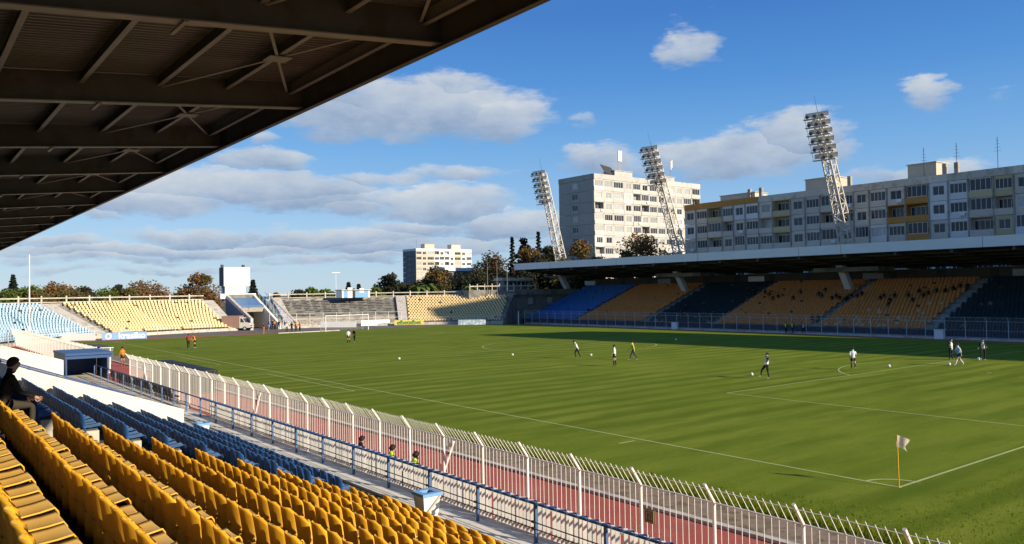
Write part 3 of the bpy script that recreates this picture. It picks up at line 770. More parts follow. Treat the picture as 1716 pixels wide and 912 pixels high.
# tunnel with sloping white cheeks, blue roof, and the white scoreboard block above it
T = empty('tunnel', (26, 123, 0), 'tunnel mouth with sloping white cheek walls and a blue ribbed roof', 'tunnel')
pL, pR = ec(s_at(417))[0], ec(s_at(466))[0]
xl, xr, yf = pL.x, pR.x, 121.6
sl_dir = Vector((-.02, 12.2, 0))
def cheek(x, zl, zh, t_, mt, nm='cheek_wall', y0=0, y1=1):
    a = Vector((x, yf, 0)); b = a+sl_dir
    MB().prism([a+Vector((0, 0, -.5)), b+Vector((0, 0, -.5)), b+Vector((0, 0, zh)), a+Vector((0, 0, zl))], (t_, 0, 0)).build(nm, mt, T)
cheek(xl, 1.9, 5.95, .45, CONCL); cheek(xr, .9, 5.95, .45, WHITEW)
cheek(xl-.14, 1.3, 5.3, .13, BPAINT, 'blue_skirt')
b = MB()
nr = 14
for i in range(nr):
    xa = xl+.46+(xr-xl-.47)*i/nr; xb = xl+.46+(xr-xl-.47)*(i+.75)/nr
    b.prism([(xa, yf+6.6, 3.85), (xb, yf+6.6, 3.85), (xb, yf+11.8, 5.2), (xa, yf+11.8, 5.2)], (0, 0, .16))
b.prism([(xl+.46, yf+6.6, 3.78), (xr-.01, yf+6.6, 3.78), (xr-.01, yf+11.8, 5.13), (xl+.46, yf+11.8, 5.13)], (0, 0, .10))
b.build('blue_roof', mat('blue_sheet', (.13, .25, .45), .5, .1, 3), T)
MB().box((xl+.46, yf+6.7, 2.9), (xr-.01, yf+6.9, 3.7)).build('lintel', CONC, T)
MB().box((xl+.46, yf+11.9, -.4), (xr-.01, yf+12.1, 6)).build('back_wall', CONCG, T)
MB().box((xr+.5, yf+.4, -.4), (xr+3.2, yf+12, .2)).build('stair_base', CONC, T)
cheek(xr+3.4, .7, 5.4, .35, CONCL)
for x_ in (xr+.9, xr+2.2):
    MB().tube([(x_, yf, 1.8), (x_, yf+12, 6.3)], .05, 6).build('handrail', BPAINTL, T)
    for i in range(8): MB().tube([(x_, yf+1.6*i, .3+.35*i), (x_, yf+1.6*i, 1.8+.6*i)], .04, 6).build('handrail_post', BPAINTL, T)
S = empty('scoreboard', (26.5, 134, 4.9), 'blank white scoreboard block standing above the tunnel', 'scoreboard')
q1, q2 = atY(375, 448, 134), atY(419, 479.5, 134); q3, q4 = atY(378, 480, 134), atY(412, 492, 134); q5 = atY(428, 500, 134)
MB().box((q1.x, 134, q2.z), (q2.x, 136.6, q1.z)).build('panel', WHITEB, S)
MB().box((q1.x-.02, 134.02, q2.z+.02), (q1.x-.001, 136.5, q1.z-.02)).build('dark_side', DGREY, S)
MB().box((q3.x, 134.2, 4.8), (q4.x, 136.4, q2.z-.002)).build('lower_panel', WHITEB, S)
MB().box((q3.x-1.0, 133.7, q5.z), (q5.x, 134.19, q4.z)).build('sill', WHITEB, S)
for x_ in (q1.x+.1, q1.x+.9): MB().box((x_-.12, 134.9, 4.8), (x_+.12, 135.2, q2.z-.002)).build('leg', BPAINT, S)
for x_ in (q1.x+.1, q2.x-.8): MB().box((x_-.2, 135, q1.z+.001), (x_+.2, 135.5, q1.z+.5)).build('vent', DGREY, S)
# blue and white hut on the top of the grey section
H0, H1 = atY(573, 487, 126.4), atY(620, 505, 126.4); HY = -4.6
Hh = empty('hut', ((H0.x+H1.x)/2, (131+HY), ZT+.1), 'small light blue and white hut on top of the end terrace', 'hut')
hz = ZT+.1
MB().box((H0.x+.35, (131+HY), hz), (H1.x-.35, (133.5+HY), H0.z)).build('wall', BPAINTL, Hh)
for x_ in (H0.x, H1.x-.349): MB().box((x_, (130.98+HY), hz), (x_+.349, (133.5+HY), H0.z)).build('corner_wall', WHITEB, Hh)
MB().box((H0.x-.2, (130.7+HY), H0.z+.002), (H1.x+.2, (133.7+HY), H0.z+.16)).build('roof', CONCL, Hh)
MB().box((H0.x+1.15, (130.95+HY), hz), (H0.x+2.1, (130.998+HY), hz+1.9)).build('door', WHITEB, Hh)
MB().box((H0.x+2.15, (130.96+HY), hz), (H0.x+2.7, (130.998+HY), hz+1.75)).build('doorway', BLACK, Hh)
w_ = MB().box((H0.x+3.6, (130.95+HY), hz+.9), (H0.x+4.5, (130.998+HY), hz+1.75)).build('window', WHITEB, Hh)
# advertising boards
def txt(s, size, mt, parent, loc, rz, extr=.01):
    c = bpy.data.curves.new('lettering', 'FONT'); c.body = s; c.size = size; c.extrude = extr; c.align_x = 'CENTER'; c.align_y = 'CENTER'; c.offset = size*.025
    o = bpy.data.objects.new('tmp', c); col.objects.link(o); bpy.context.view_layer.update()
    me = bpy.data.meshes.new_from_object(o.evaluated_get(bpy.context.evaluated_depsgraph_get())); bpy.data.objects.remove(o)
    me.materials.clear(); me.materials.append(mt)
    l = link('lettering', me, parent); l.location = loc; l.rotation_euler = (R(90), 0, rz); return l
def board(a, b, h, mt, lab, text=None, tm=None, tsize=.8, tx=0, z0=-.01):
    a, b = Vector((a[0], a[1], z0)), Vector((b[0], b[1], z0)); d = b-a; L_ = d.length; ang = math.atan2(d.y, d.x)
    t = empty('advertising_board', (a+b)/2, lab, 'board', rz=ang)
    link('panel', MB().box((-L_/2, -.03, .06), (L_/2, .03, h)).mesh('panel', mt), t)
    for x_ in (-L_/2+.2, L_/2-.2): link('foot', MB().box((x_-.04, .031, 0), (x_+.04, .5, .05)).box((x_-.03, .032, .05), (x_+.03, .06, h*.8)).mesh('foot', DGREY), t)
    if text: txt(text, tsize, tm, t, (tx, -.045, h*.52), 0)
    return t
kb = board(atz(171, 571), atz(246, 568), 1.05, mat('board_blue', (.22, .38, .62), .5, .05, 2), 'blue advertising board with white krasiko lettering at the far corner', 'krasiko', WHITEB, 1.15, .9)
lg = MB()
for i in range(20):
    a, c = 2*math.pi*i/20, 2*math.pi*(i+1)/20
    lg.quad(*[(-2.0+r*math.cos(t)*1.0, -.034, .56+r*math.sin(t)) for r, t in ((.40, a), (.40, c), (.24, c), (.24, a))])
link('emblem', lg.mesh('emblem', WHITEB), kb)
board((-10.3, 116.5), (-1.2, 109.4), 1.05, WHITEB, 'long white advertising board left of the blue one')
board(atz(537, 549.5), atz(597, 549), 1.05, WHITEB, 'left white board standing behind the far goal')
board(atz(605, 547), atz(653, 545), 1.05, WHITEB, 'right white board standing behind the far goal')
yb_ = board(atz(661, 545.6), atz(710, 544.6), .95, mat('board_yellow', (.70, .60, .16), .5, .05, 2), 'yellow advertising board reading efbet efbet', 'efbetefbet', mat('board_green', (.05, .22, .05), .5), 1.05, 0)
board(atz(768, 545.2), atz(814, 544.6), .95, mat('board_greyblue', (.35, .45, .55), .5, .15, 3, c2=(.7, .72, .72), c2at=(.48, .56), c2scale=2), 'pale grey blue advertising board in the shaded far corner')
# low pale kerb along the far goal line
MBk = MB().bar((23, PL+1.2, .06), (33, PL+1.2, .06), .15, .12); struct('goal_kerb', MBk, CONCL)

# goal
G = empty('goal', (PW/2, PL, 0), 'white far goal with net', 'goal')
gl, gr = PW/2-3.66, PW/2+3.66
for x_ in (gl, gr): MB().tube([(x_, PL, 0), (x_, PL, 2.44)], .06, 10).build('goalpost', WHITEB, G)
MB().tube([(gl-.06, PL, 2.44), (gr+.06, PL, 2.44)], .06, 10).build('crossbar', WHITEB, G)
for x_ in (gl, gr): MB().tube([(x_, PL, 2.40), (x_, PL+.9, 2.3), (x_, PL+2.0, .03), (x_, PL, .03)], .025, 6).build('net_stay', WHITEP, G)
nb = MB()
for i in range(46):
    x_ = gl+7.32*i/45; nb.tube([(x_, PL+.05, 2.42), (x_, PL+.9, 2.28), (x_, PL+2.0, .05)], .004, 3, False)
for i in range(18):
    t_ = i/17; yy, zz = (PL+.9+1.1*t_, 2.28-2.23*t_); nb.tube([(gl, yy, zz), (gr, yy, zz)], .004, 3, False)
nb.build('net', WHITEP, G)['kind'] = 'stuff'
# corner flag
Fg = empty('corner_flag', (0, 0, 0), 'yellow pole with fluttering pale corner flag', 'flag')
MB().tube([(0, 0, 0), (-.02, .01, 1.52)], .018, 8).build('pole', mat('flag_pole', (.75, .42, .05), .4), Fg)
fb = MB(); cols_ = 10
for i in range(cols_):
    def fp(u, v):
        L_ = .38*u; hgt = .34*(1+.05*u); top = 1.50-.02*u-.13*u*u
        notch = .17*u**3*math.sin(math.pi*v)**2
        return (-.02+(L_-notch)*.80+.03*math.sin(u*7+v), -(L_-notch)*.50+.05*math.sin(u*6+v*2), top-hgt*v-.06*u*math.sin(v*3))
    for j in range(5): fb.quad(fp(i/cols_, j/5), fp((i+1)/cols_, j/5), fp((i+1)/cols_, (j+1)/5), fp(i/cols_, (j+1)/5))
me = fb.mesh('cloth', mat('flag_cloth', (.75, .66, .52), .7, .1, 4, trans=.4, c2=(.72, .25, .04), c2at=(.62, .66), c2scale=2)); link('cloth', me, Fg)

# van by the tunnel
def van(loc, rz):
    t = empty('van', loc, 'white and rust coloured van parked by the tunnel mouth', 'van', rz=rz)
    VP = mat('van_paint', (.62, .58, .50), .35, .05, 2); VB = mat('van_brown', (.32, .20, .15), .4, .1, 2)
    def pr(nm, poly, y0, y1, mt): link(nm, MB().prism([(x_, y0, z_) for x_, z_ in poly], (0, y1-y0, 0)).mesh(nm, mt), t)
    pr('cab', [(2.35, .45), (2.4, .95), (2.2, 1.2), (1.55, 1.35), (1.05, 2.1), (.6, 2.2), (.6, .40)], -.95, .95, VP)
    pr('box_body', [(.595, .40), (.595, 2.45), (-2.4, 2.45), (-2.4, .40)], -1.0, 1.0, VB)
    link('windscreen', MB().quad((1.60, -.82, 1.37), (1.60, .82, 1.37), (1.12, .78, 2.03), (1.12, -.78, 2.03)).mesh('windscreen', GLASS), t)
    for sy in (-1, 1):
        link('side_window', MB().quad((.75, sy*.953, 1.35), (1.45, sy*.953, 1.35), (1.05, sy*.953, 2.0), (.75, sy*.953, 2.0)).mesh('side_window', GLASS), t)
        link('headlight', MB().box((2.38, sy*.7-.16, .72), (2.43, sy*.7+.16, .92)).mesh('headlight', POLYC), t)
        for x_ in (1.5, -1.5):
            w = link('wheel', MB().tube([(x_, sy*.72, .34), (x_, sy*1.0, .34)], .34, 18).mesh('wheel', BLACK), t)
            link('rim', MB().tube([(x_, sy*1.001, .34), (x_, sy*1.01, .34)], .19, 12).mesh('rim', CONCL), w)
    link('bumper', MB().box((2.36, -.93, .35), (2.47, .93, .55)).mesh('bumper', DGREY), t)
    link('grille', MB().box((2.39, -.5, .70), (2.425, .5, .9)).mesh('grille', DGREY), t)
v0 = atz(399, 553.5); van((v0.x, v0.y, -.03), R(-40))
# tall thin poles
def pole(p, h, r, lab, name='flagpole', mt=WHITEP):
    t = empty(name, p, lab, 'pole'); MB().tube([Vector(p), Vector(p)+Vector((0, 0, h))], [r, r*.55], 8).build('shaft', mt, t); MB().box((p[0]-.2, p[1]-.2, p[2]), (p[0]+.2, p[1]+.2, p[2]+.08)).build('base', CONC, t)
    MB().tube([Vector(p)+Vector((0, 0, h)), Vector(p)+Vector((0, 0, h+.15))], [r*.9, r*.2], 8).build('finial', mt, t)
pole((-8.6, 112, -.03), 11.6, .11, 'tall white flagpole in front of the light blue end seats')
for i, (x_, yb_, yt_) in enumerate(((818, 541, 448), (834, 541, 444), (851, 541, 442))):
    p = atz(x_, yb_, -.3); top = atd(x_, yt_, (Vector(p)-CAM).dot(cf)).z
    pole((p.x, p.y, -.32), top+.32, .09, ['leftmost', 'middle', 'rightmost'][i]+' of three grey poles before the concrete corner building', mt=CONCG)
p = atz(564, 500, 3.0) if False else atY(563, 492, 140); pole((p.x, 140, -1.2), atY(563, 457, 140).z+1.2, .09, 'thin white lamp post with crossbar beyond the end terrace', 'lamp_post')
q = atY(563, 457, 140); MB().bar((q.x-.9, 140, q.z), (q.x+.9, 140, q.z), .1).build('crossarm', WHITEP, bpy.data.objects.get('lamp_post'))
p = atz(869, 543, -.2); pole((p.x, p.y, -.32), 2.3, .12, 'short white post at the left end of the far fence', 'marker_post')

# ------------------------------------------------------------------ grey corner building between end stand and far stand
def obox(b, A, u, n, a0, a1, d0, d1, z0, z1):       # box in a frame: along u, along n (outward), z
    P = lambda a, d, z: tuple(A+u*a+n*d+Vector((0, 0, z)))
    b.prism([P(a0, d0, z0), P(a1, d0, z0), P(a1, d1, z0), P(a0, d1, z0)], (0, 0, z1-z0)); return b
CA, CB = Vector((65.5, 116.8, 0)), Vector((90, 112.0, 0))
cu_ = (CB-CA).normalized(); cn = Vector((cu_.y, -cu_.x, 0)); CLn = (CB-CA).length
cb = empty('corner_building', (CA+CB)/2, 'low grey concrete building with a roof terrace in the shaded corner', 'building')
obox(MB(), CA, cu_, cn, 0, CLn, -9, -1.2, -.8, 5.0).build('wall', CONCG, cb)
obox(MB(), CA, cu_, cn, 0, CLn, -9, 0, 5.001, 6.1).build('upper_wall', CONCG, cb)
obox(MB(), CA, cu_, cn, 0, CLn, -1.199, 0, -.8, 2.3).build('lower_wall', CONCG, cb)
obox(MB(), CA, cu_, cn, 0, 3.2, -1.199, 0, 2.301, 5.0).build('pier', CONCG, cb)
for a in (4.6, 13.5, 18): obox(MB(), CA, cu_, cn, a, a+1.1, -1.2, -1.15, 3.1, 4.4).build('window', BLACK if a < 5 else GLASSL, cb)
for i in range(10):
    a = .2+i*1.6; obox(MB(), CA, cu_, cn, a, a+.16, -.3, -.14, 6.101, 7.3).build('terrace_post', CONCL, cb)
obox(MB(), CA, cu_, cn, .2, 15, -.28, -.16, 6.75, 6.95).build('terrace_beam', CONCL, cb)
kk = empty('kiosk', CA+cu_*10+cn*-3.5+Vector((0, 0, 6.1)), 'flat roofed pale kiosk on the terrace of the grey corner building', 'kiosk')
obox(MB(), CA, cu_, cn, 8.5, 14.5, -5, -2, 6.101, 7.9).build('wall', CONCG, kk)
obox(MB(), CA, cu_, cn, 7.9, 15, -5.4, -1.4, 7.901, 8.5).build('roof', CONCL, kk)
for i in range(6): obox(MB(), CA, cu_, cn, 8.8+i*.95, 9.4+i*.95, -1.999, -1.95, 6.7, 7.7).build('window', BLACK, kk)
# flank of the far stand
fl = MB().prism([(75, 112.6, -.8), (91.6, 112.0, -.8), (91.6, 112.0, 6.3), (75, 112.6, .3)], (0, .3, 0))

# ------------------------------------------------------------------ far grandstand
fs = empty('far_grandstand', (84, 65, -.5), 'covered far grandstand in shade with blue, yellow and navy seats', 'grandstand')
fl.build('flank_wall', CONCG, fs)
FR, FT, FRI, FX0, FZ0 = 21, .775, .292, 75.2, .35
FYA, FYB = -2.0, 112.0
for r_ in range(FR):
    x0 = FX0+FT*r_; MB().box((x0, FYA, -.9), (x0+FT-.002, FYB, FZ0+FRI*r_)).build('step', CONC, fs)
xt = FX0+FT*FR; zt = FZ0+FRI*FR
MB().box((xt, FYA, -.9), (xt+2.6, FYB, zt)).build('top_walkway', CONC, fs)
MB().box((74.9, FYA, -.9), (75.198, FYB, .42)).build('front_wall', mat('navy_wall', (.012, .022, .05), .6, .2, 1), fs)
# back wall with doors and an upper slit
b = MB(); y = FYA; xbw = xt+2.6
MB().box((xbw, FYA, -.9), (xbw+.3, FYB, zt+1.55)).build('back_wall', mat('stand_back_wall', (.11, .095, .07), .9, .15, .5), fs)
for i in range(16):
    yy = 6+i*6.9
    MB().box((xbw-.03, yy, zt), (xbw-.002, yy+1.1, zt+1.35)).build('door', DGREY, fs)
    if i % 3 == 0: MB().box((xbw-.03, yy+2, zt+.3), (xbw-.002, yy+5.2, zt+1.2)).build('glazing', GLASSL if i % 2 else GLASS, fs)
for (ya, yb) in ((66, 72), (44, 60), (24, 36), (6, 20), (-2, 4)): MB().box((xbw+.02, ya, zt+1.55), (xbw+.28, yb, zt+1.6)).build('sill', CONCL, fs)
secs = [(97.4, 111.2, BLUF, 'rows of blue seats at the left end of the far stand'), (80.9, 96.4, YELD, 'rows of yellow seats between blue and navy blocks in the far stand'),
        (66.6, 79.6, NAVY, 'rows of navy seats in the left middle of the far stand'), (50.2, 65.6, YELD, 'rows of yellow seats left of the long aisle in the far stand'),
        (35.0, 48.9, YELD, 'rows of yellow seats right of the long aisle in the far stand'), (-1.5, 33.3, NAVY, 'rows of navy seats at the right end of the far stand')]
rr = random.Random(9)
for (ya, yb, mt_, lab) in secs:
    it = []
    for r_ in range(FR):
        y = ya+.25*(r_ % 2)
        while y < yb:
            if rr.random() > .015: it.append(((FX0+FT*r_+.36, y, FZ0+FRI*r_+.22), math.pi+rr.gauss(0, .03)))
            y += .50
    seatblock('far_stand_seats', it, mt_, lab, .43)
it = []
for _ in range(26):
    r_ = rr.choice([0, 1, 1, 2, 3, 5, 6, 7, 9]); y = rr.uniform(35.5, 48)
    it.append(((FX0+FT*r_+.34, y, FZ0+FRI*r_+.26), math.pi))
seatblock('pale_replacement_seats', it, mat('pale_seat', (.48, .32, .17), .5, .1, 4), 'scattered paler replacement seats among yellow ones in the far stand', .45)
# roof
FFX, FFT, FFB, FRL = 75.5, 11.24, 10.0, 115.2
FRX = 98.5
rfz = lambda x: FFB+.1-(x-FFX)*.075
b = MB().prism([(FFX+.02, FYA-4, FFT-.1), (FFX+.02, FYA-4, rfz(FFX)), (FRX, FYA-4, rfz(FRX)), (FRX, FYA-4, rfz(FRX)+.5)], (0, FRL-FYA+4, 0))
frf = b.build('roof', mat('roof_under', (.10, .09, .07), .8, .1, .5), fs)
js = [FRL, 104.0, 86.6, 69.0, 51.5, 45.3, 28, 10, -6.2]
for a, c in zip(js, js[1:]): MB().box((FFX-.04, c+.03, FFB), (FFX+.018, a-.03, FFT)).build('fascia_panel', FASC, frf)
MB().box((FFX-.01, js[-1], FFB+.02), (FFX+.019, js[0]-.05, FFT-.02)).build('fascia_back', DGREY, frf)
for i in range(18):
    y = 112-i*6.7; MB().bar((FFX+.3, y, rfz(FFX)-.25), (FRX-1, y, rfz(FRX-1)-.35), .3, .55).build('roof_beam', STEELD, frf)
for x_ in (79, 83, 87, 91, 95): MB().box((x_-.08, FYA-3, rfz(x_)-.22), (x_+.08, FRL-.2, rfz(x_)-.02)).build('purlin', STEELD, frf)
for (px_, py0, py1) in ((955, 494, 462), (1150, 492, 465), (1425, 487, 462)):
    p = atX(px_, py0, 88.5); k = zt-(91.5-88.5)*FRI/FT
    MB().prism([(88.2, p.y-.5, k-.6), (89.2, p.y-.5, k-.6), (86.6, p.y-.5, 8.8), (85.5, p.y-.5, 8.8)], (0, 1.0, 0)).build('raking_column', FASC, fs)
    MB().box((84.5, p.y-6.5, 7.85 if px_ > 1000 else 8.6), (88.8, p.y+3.5, 8.45 if px_ > 1000 else 8.7)).build('beam', CONCG, fs)
for i in range(9):
    y = 105-i*13.2; MB().box((FRX-1.2, y-.25, -.9), (FRX-.7, y+.25, rfz(FRX-1)-.3)).build('rear_column', CONCG, fs)
# far fence
zb = hX(73)
ff = empty('far_fence', (73, 60, zb), 'long pale fence with curved tops in front of the far stand', 'fence')
MB().box((72.85, FYA, zb-.2), (73.15, 109, zb+.22)).build('kerb', CONCL, ff)
fp_ = MB().tube([(0, 0, .22), (0, 0, 2.1), (-.05, 0, 2.35), (-.30, 0, 2.55)], .045, 6).mesh('post', mat('fence_grey', (.5, .5, .47), .5, .1, 3))
FGY = mat('fence_grey')if False else MATS['fence_grey']
y = FYA; fys = []
while y < 109: fys.append(y); y += 2.22
for y in fys: link('post', fp_, ff, (73, y, zb), world=True)
for z in (.3, 2.1): MB().tube([(73, fys[0], zb+z), (73, fys[-1], zb+z)], .022, 5).build('rail', FGY, ff)
MB().tube([(72.72, fys[0], zb+2.53), (72.72, fys[-1], zb+2.53)], .015, 5).build('rail', FGY, ff)
fb = MB(); y = fys[0]
while y < fys[-1]:
    fb.tube([(73, y, zb+.22), (73, y, zb+2.1), (72.72, y, zb+2.53)], .009, 3, False); y += .148
tag(fb.build('bars', FGY, ff), kind='stuff')
for (x_, lab) in ((1131, 'small pale box at the foot of the far fence before the navy seats'), (1574, 'small pale box at the foot of the far fence before the right aisle')):
    p = atX(x_, 560, 72.5); t = empty('electric_box', (72.5, p.y, hX(72.5)-.012), lab, 'box'); z_ = hX(72.5)-.012
    MB().box((72.3, p.y-.5, z_), (72.75, p.y+.5, z_+1.05)).build('cabinet', FASC, t); MB().box((72.27, p.y-.55, z_+1.051), (72.78, p.y+.55, z_+1.1)).build('lid', FASC, t)

# ------------------------------------------------------------------ apartment blocks
WMESH = {}
def win_mesh(w, h, n):
    key = (round(w, 2), round(h, 2), n)
    if key in WMESH: return WMESH[key]
    f = .055; b = MB()
    b.box((-w/2, -.03, 0), (w/2, .05, f)); b.box((-w/2, -.03, h-f), (w/2, .05, h))
    for i in range(n+1):
        x = -w/2+(w-f)*i/n; b.box((x, -.025, f), (x+f, .045, h-f))
    g = MB().box((-w/2+.01, .0, f*.5), (w/2-.01, .012, h-f*.5))
    WMESH[key] = (b.mesh('window', WHITEP), g.mesh('pane', GLASS), g.mesh('pane', GLASSL)); return WMESH[key]
PANEL = {}
def cell_mesh(kind, w, h, mt):
    key = (kind, round(w, 2), round(h, 2), mt.name)
    if key in PANEL: return PANEL[key]
    b = MB(); j = .03; T_ = .3
    def bx(x0, x1, y0, y1, z0, z1): b.box((x0, y0, z0), (x1, y1, z1))
    W2 = w/2-j
    if kind == 'solid': bx(-W2, W2, 0, T_, j, h-j)
    elif kind == 'win':
        ww, zb_, zt_ = w*.30, .9, 2.35
        bx(-W2, -ww, 0, T_, j, h-j); bx(ww, W2, 0, T_, j, h-j); bx(-ww, ww, 0, T_, j, zb_); bx(-ww, ww, 0, T_, zt_, h-j)
    elif kind == 'wide':
        ww, zb_, zt_ = w*.42, .95, 2.45
        bx(-W2, -ww, 0, T_, j, h-j); bx(ww, W2, 0, T_, j, h-j); bx(-ww, ww, 0, T_, j, zb_); bx(-ww, ww, 0, T_, zt_, h-j)
    elif kind == 'loggia':
        bx(-W2, W2, -.12, 0, j, 1.0); bx(-W2, W2, -.1, 1.3, 0, .12); bx(-W2, -W2+.15, 0, 1.3, .12, h); bx(W2-.15, W2, 0, 1.3, .12, h); bx(-W2, W2, 1.3, 1.5, .12, h)
        bx(-W2, W2, 0, 1.3, h-.12, h-.005)
    me = b.mesh('wall_panel', mt); PANEL[key] = me; return me
def facade(root, A, u, floors, z0, fh, bays, kinds, mats_, curtain=.25, seed=1, zmin=-99, hidey=None, aircon=.14):
    """A: left foot corner seen from outside, u: unit vector to the right as seen; local y points inward"""
    rr = random.Random(seed); ang = math.atan2(u.y, u.x); inw = Vector((-u.y, u.x, 0))
    for fl_ in range(floors):
        z = z0+fl_*fh; x = 0
        for bi, (w, pat) in enumerate(bays):
            k = pat[fl_ % len(pat)] if isinstance(pat, (list, tuple)) else pat
            mt_ = mats_(bi, fl_, rr)
            c = A+u*(x+w/2)+Vector((0, 0, z)); x += w
            if z+fh < zmin: continue
            l = link('wall_panel', cell_mesh(k, w, fh, mt_), root, None, 0); l.location = c-root.location; l.rotation_euler = (0, 0, ang)
            if k == 'solid': continue
            ww, hh, zz, dep, n = {'win': (w*.60-.02, 1.43, .91, .12, 2 if w < 3.4 else 3), 'wide': (w*.84-.02, 1.48, .96, .12, 4), 'loggia': (w*.84, 2.1, .35, 1.24, 4)}[k]
            if k == 'loggia' and rr.random() < .55: dep, zz, hh = .02, 1.02, fh-1.16     # glazed in balcony
            fm, g1, g2 = win_mesh(ww, hh, n)
            o = link('window', fm, root); o.location = c+inw*dep+Vector((0, 0, zz))-root.location; o.rotation_euler = (0, 0, ang)
            link('pane', g2 if rr.random() < curtain else g1, o)
            if rr.random() < aircon:
                o = link('air_conditioner', ACM, root); o.location = c+u*(w*.22)-inw*.2+Vector((0, 0, .35))-root.location; o.rotation_euler = (0, 0, ang)
ACM = MB().box((-.4, -.18, 0), (.4, .16, .55)).tube([(-.08, -.19, .27), (-.08, -.182, .27)], .2, 12).mesh('air_conditioner', WHITEP)
PANA = mat('panel_grey', (.68, .59, .47), .9, .1, .5, rnd=.12, c2=(.50, .43, .34), c2scale=.6)
PANB = mat('panel_cream', (.56, .50, .39), .9, .08, .6, rnd=.05)
PANW = mat('panel_white', (.76, .73, .68), .8, .06, .6, rnd=.05)
PANY = mat('panel_yellow', (.58, .47, .25), .85, .1, .6, rnd=.08)
PANO = mat('panel_ochre', (.52, .25, .06), .8, .1, 1)
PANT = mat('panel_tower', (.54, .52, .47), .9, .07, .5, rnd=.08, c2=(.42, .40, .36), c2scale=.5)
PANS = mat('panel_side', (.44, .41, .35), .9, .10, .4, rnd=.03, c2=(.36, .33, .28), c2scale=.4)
def roofbox(root, a, b, z0, h, mt, nm='roof_house'):
    o = MB().box((a[0], a[1], z0), (b[0], b[1], z0+h)).build(nm, mt, root)
    MB().box((a[0]-.15, a[1]-.15, z0+h+.001), (b[0]+.15, b[1]+.15, z0+h+.15)).build('cap', CONCL, o)
def aerial(root, x, y, z, h):
    b = MB().tube([(x, y, z), (x, y, z+h)], .04, 5)
    for i in range(4): b.bar((x, y-.5+.1*i, z+h*(.6+.1*i)), (x, y+.5-.1*i, z+h*(.6+.1*i)), .03)
    b.build('aerial', DGREY, root)
# long block behind the far stand
C0 = Vector((105, 96.3, 0)); cT = 22.7; fh = 2.92
bc = empty('apartment_block', (111, 60, -1.2), 'long grey panel apartment block behind the far stand roof', 'building')
bays = []
Lc = 0
patt = [(2.9, 'win'), (2.9, 'wide'), (3.5, 'loggia'), (2.7, ['wide', 'win', 'loggia']), (2.7, ['win', 'loggia', 'win']), (3.0, 'wide'), (3.0, ['win', 'wide', 'loggia']), (3.7, 'loggia')]
while Lc < 92:
    w, k = patt[len(bays) % len(patt)]; bays.append((w, k)); Lc += w
cz0 = cT-1.1-7*fh
def cmats(bi, fl_, rr):
    if 14 <= bi <= 14 or bi == 15: return PANO if rr.random() < .35 else PANY if rr.random() < .5 else PANA
    if bi in (4, 5, 16, 17) and rr.random() < .5: return PANW
    if bi in (2, 7, 18, 19): return PANY if rr.random() < .45 else PANA
    return PANW if rr.random() < .16 else PANA
facade(bc, C0, Vector((0, -1, 0)), 7, cz0, fh, bays, None, cmats, .10, 4, zmin=9)
MB().box((106.6, 96.3-Lc+.05, -1.2), (117, 96.25, cT-1.1)).build('core', CONCG, bc)
x = 0
for i, (w, k) in enumerate(bays):
    if i < 6: mt_ = PANO
    else: mt_ = PANA
    y1 = 96.3-x; x += w
    MB().box((104.9, 96.3-x+.015, cT-1.1), (105.3, y1-.015, cT+.02)).build('parapet_panel', mt_, bc)
    MB().box((104.85, 96.3-x-.10, cz0), (104.999, 96.3-x+.10, cT-1.1)).build('pilaster', CONC, bc)
MB().box((105.302, 96.3-Lc, cT-1.1), (117, 96.25, cT-.3)).build('roof_slab', CONCG, bc)
for (xa, xb, h, yy) in ((1207, 1265, 1.6, 108), (1350, 1400, 2.6, 108), (1522, 1570, 2.8, 108)):
    a, b_ = atX(xa, 320, yy).y, atX(xb, 320, yy).y
    roofbox(bc, (yy, b_), (yy+4, a), cT-.3, h, PANB)
for xa in (1257, 1276, 1585, 1605, 1425): y = atX(xa, 320, 108).y; MB().box((107.6, y-.3, cT-.3), (108.2, y+.3, cT+2.0)).build('chimney', CONC, bc)
for xa in (1549, 1604, 1673): y = atX(xa, 300, 107).y; aerial(bc, 107, y, cT-.3, 5.2)
# tower block
B0 = Vector((114.4, 132.7, 0)); bT = 34.6
bb = empty('apartment_block', (134, 139, -1.2), 'tall cream panel tower block with sunlit balcony side', 'building')
fb_ = 2.80; nb_ = 12; bz0 = bT-1.3-nb_*fb_
bays = [(3.4, ['loggia', 'loggia', 'win', 'loggia']), (3.2, ['win', 'win', 'wide']), (4.0, 'wide'), (3.1, 'win'), (3.1, ['loggia', 'wide']), (3.1, ['loggia', 'loggia', 'win']), (3.1, 'wide'), (3.1, ['win', 'wide']), (4.0, 'wide'), (3.2, 'win'), (3.6, ['loggia', 'win']), (3.6, 'loggia')]
facade(bb, B0, Vector((1, 0, 0)), nb_, bz0, fb_, bays, None, lambda bi, f, rr: PANW if rr.random() < .12 else PANT, .45, 8, zmin=9)
Lb = sum(w for w, _ in bays)
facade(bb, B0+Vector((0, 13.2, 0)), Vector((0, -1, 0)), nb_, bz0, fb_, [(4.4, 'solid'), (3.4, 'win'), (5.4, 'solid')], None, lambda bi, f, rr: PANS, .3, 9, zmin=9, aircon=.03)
MB().box((116, 134.35, -1.2), (114.4+Lb, 145.8, bT-1.3)).build('core', CONCG, bb)
for (a, b_) in ((0, .333), (.333, .667), (.667, 1)): MB().box((114.4+Lb*a+.01, 132.6, bT-1.3), (114.4+Lb*b_-.01, 132.95, bT)).build('parapet_panel', PANT, bb)
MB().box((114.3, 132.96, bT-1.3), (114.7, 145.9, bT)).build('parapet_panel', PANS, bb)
MB().box((114.701, 132.951, bT-1.3), (114.4+Lb, 145.8, bT-.5)).build('roof_slab', CONCG, bb)
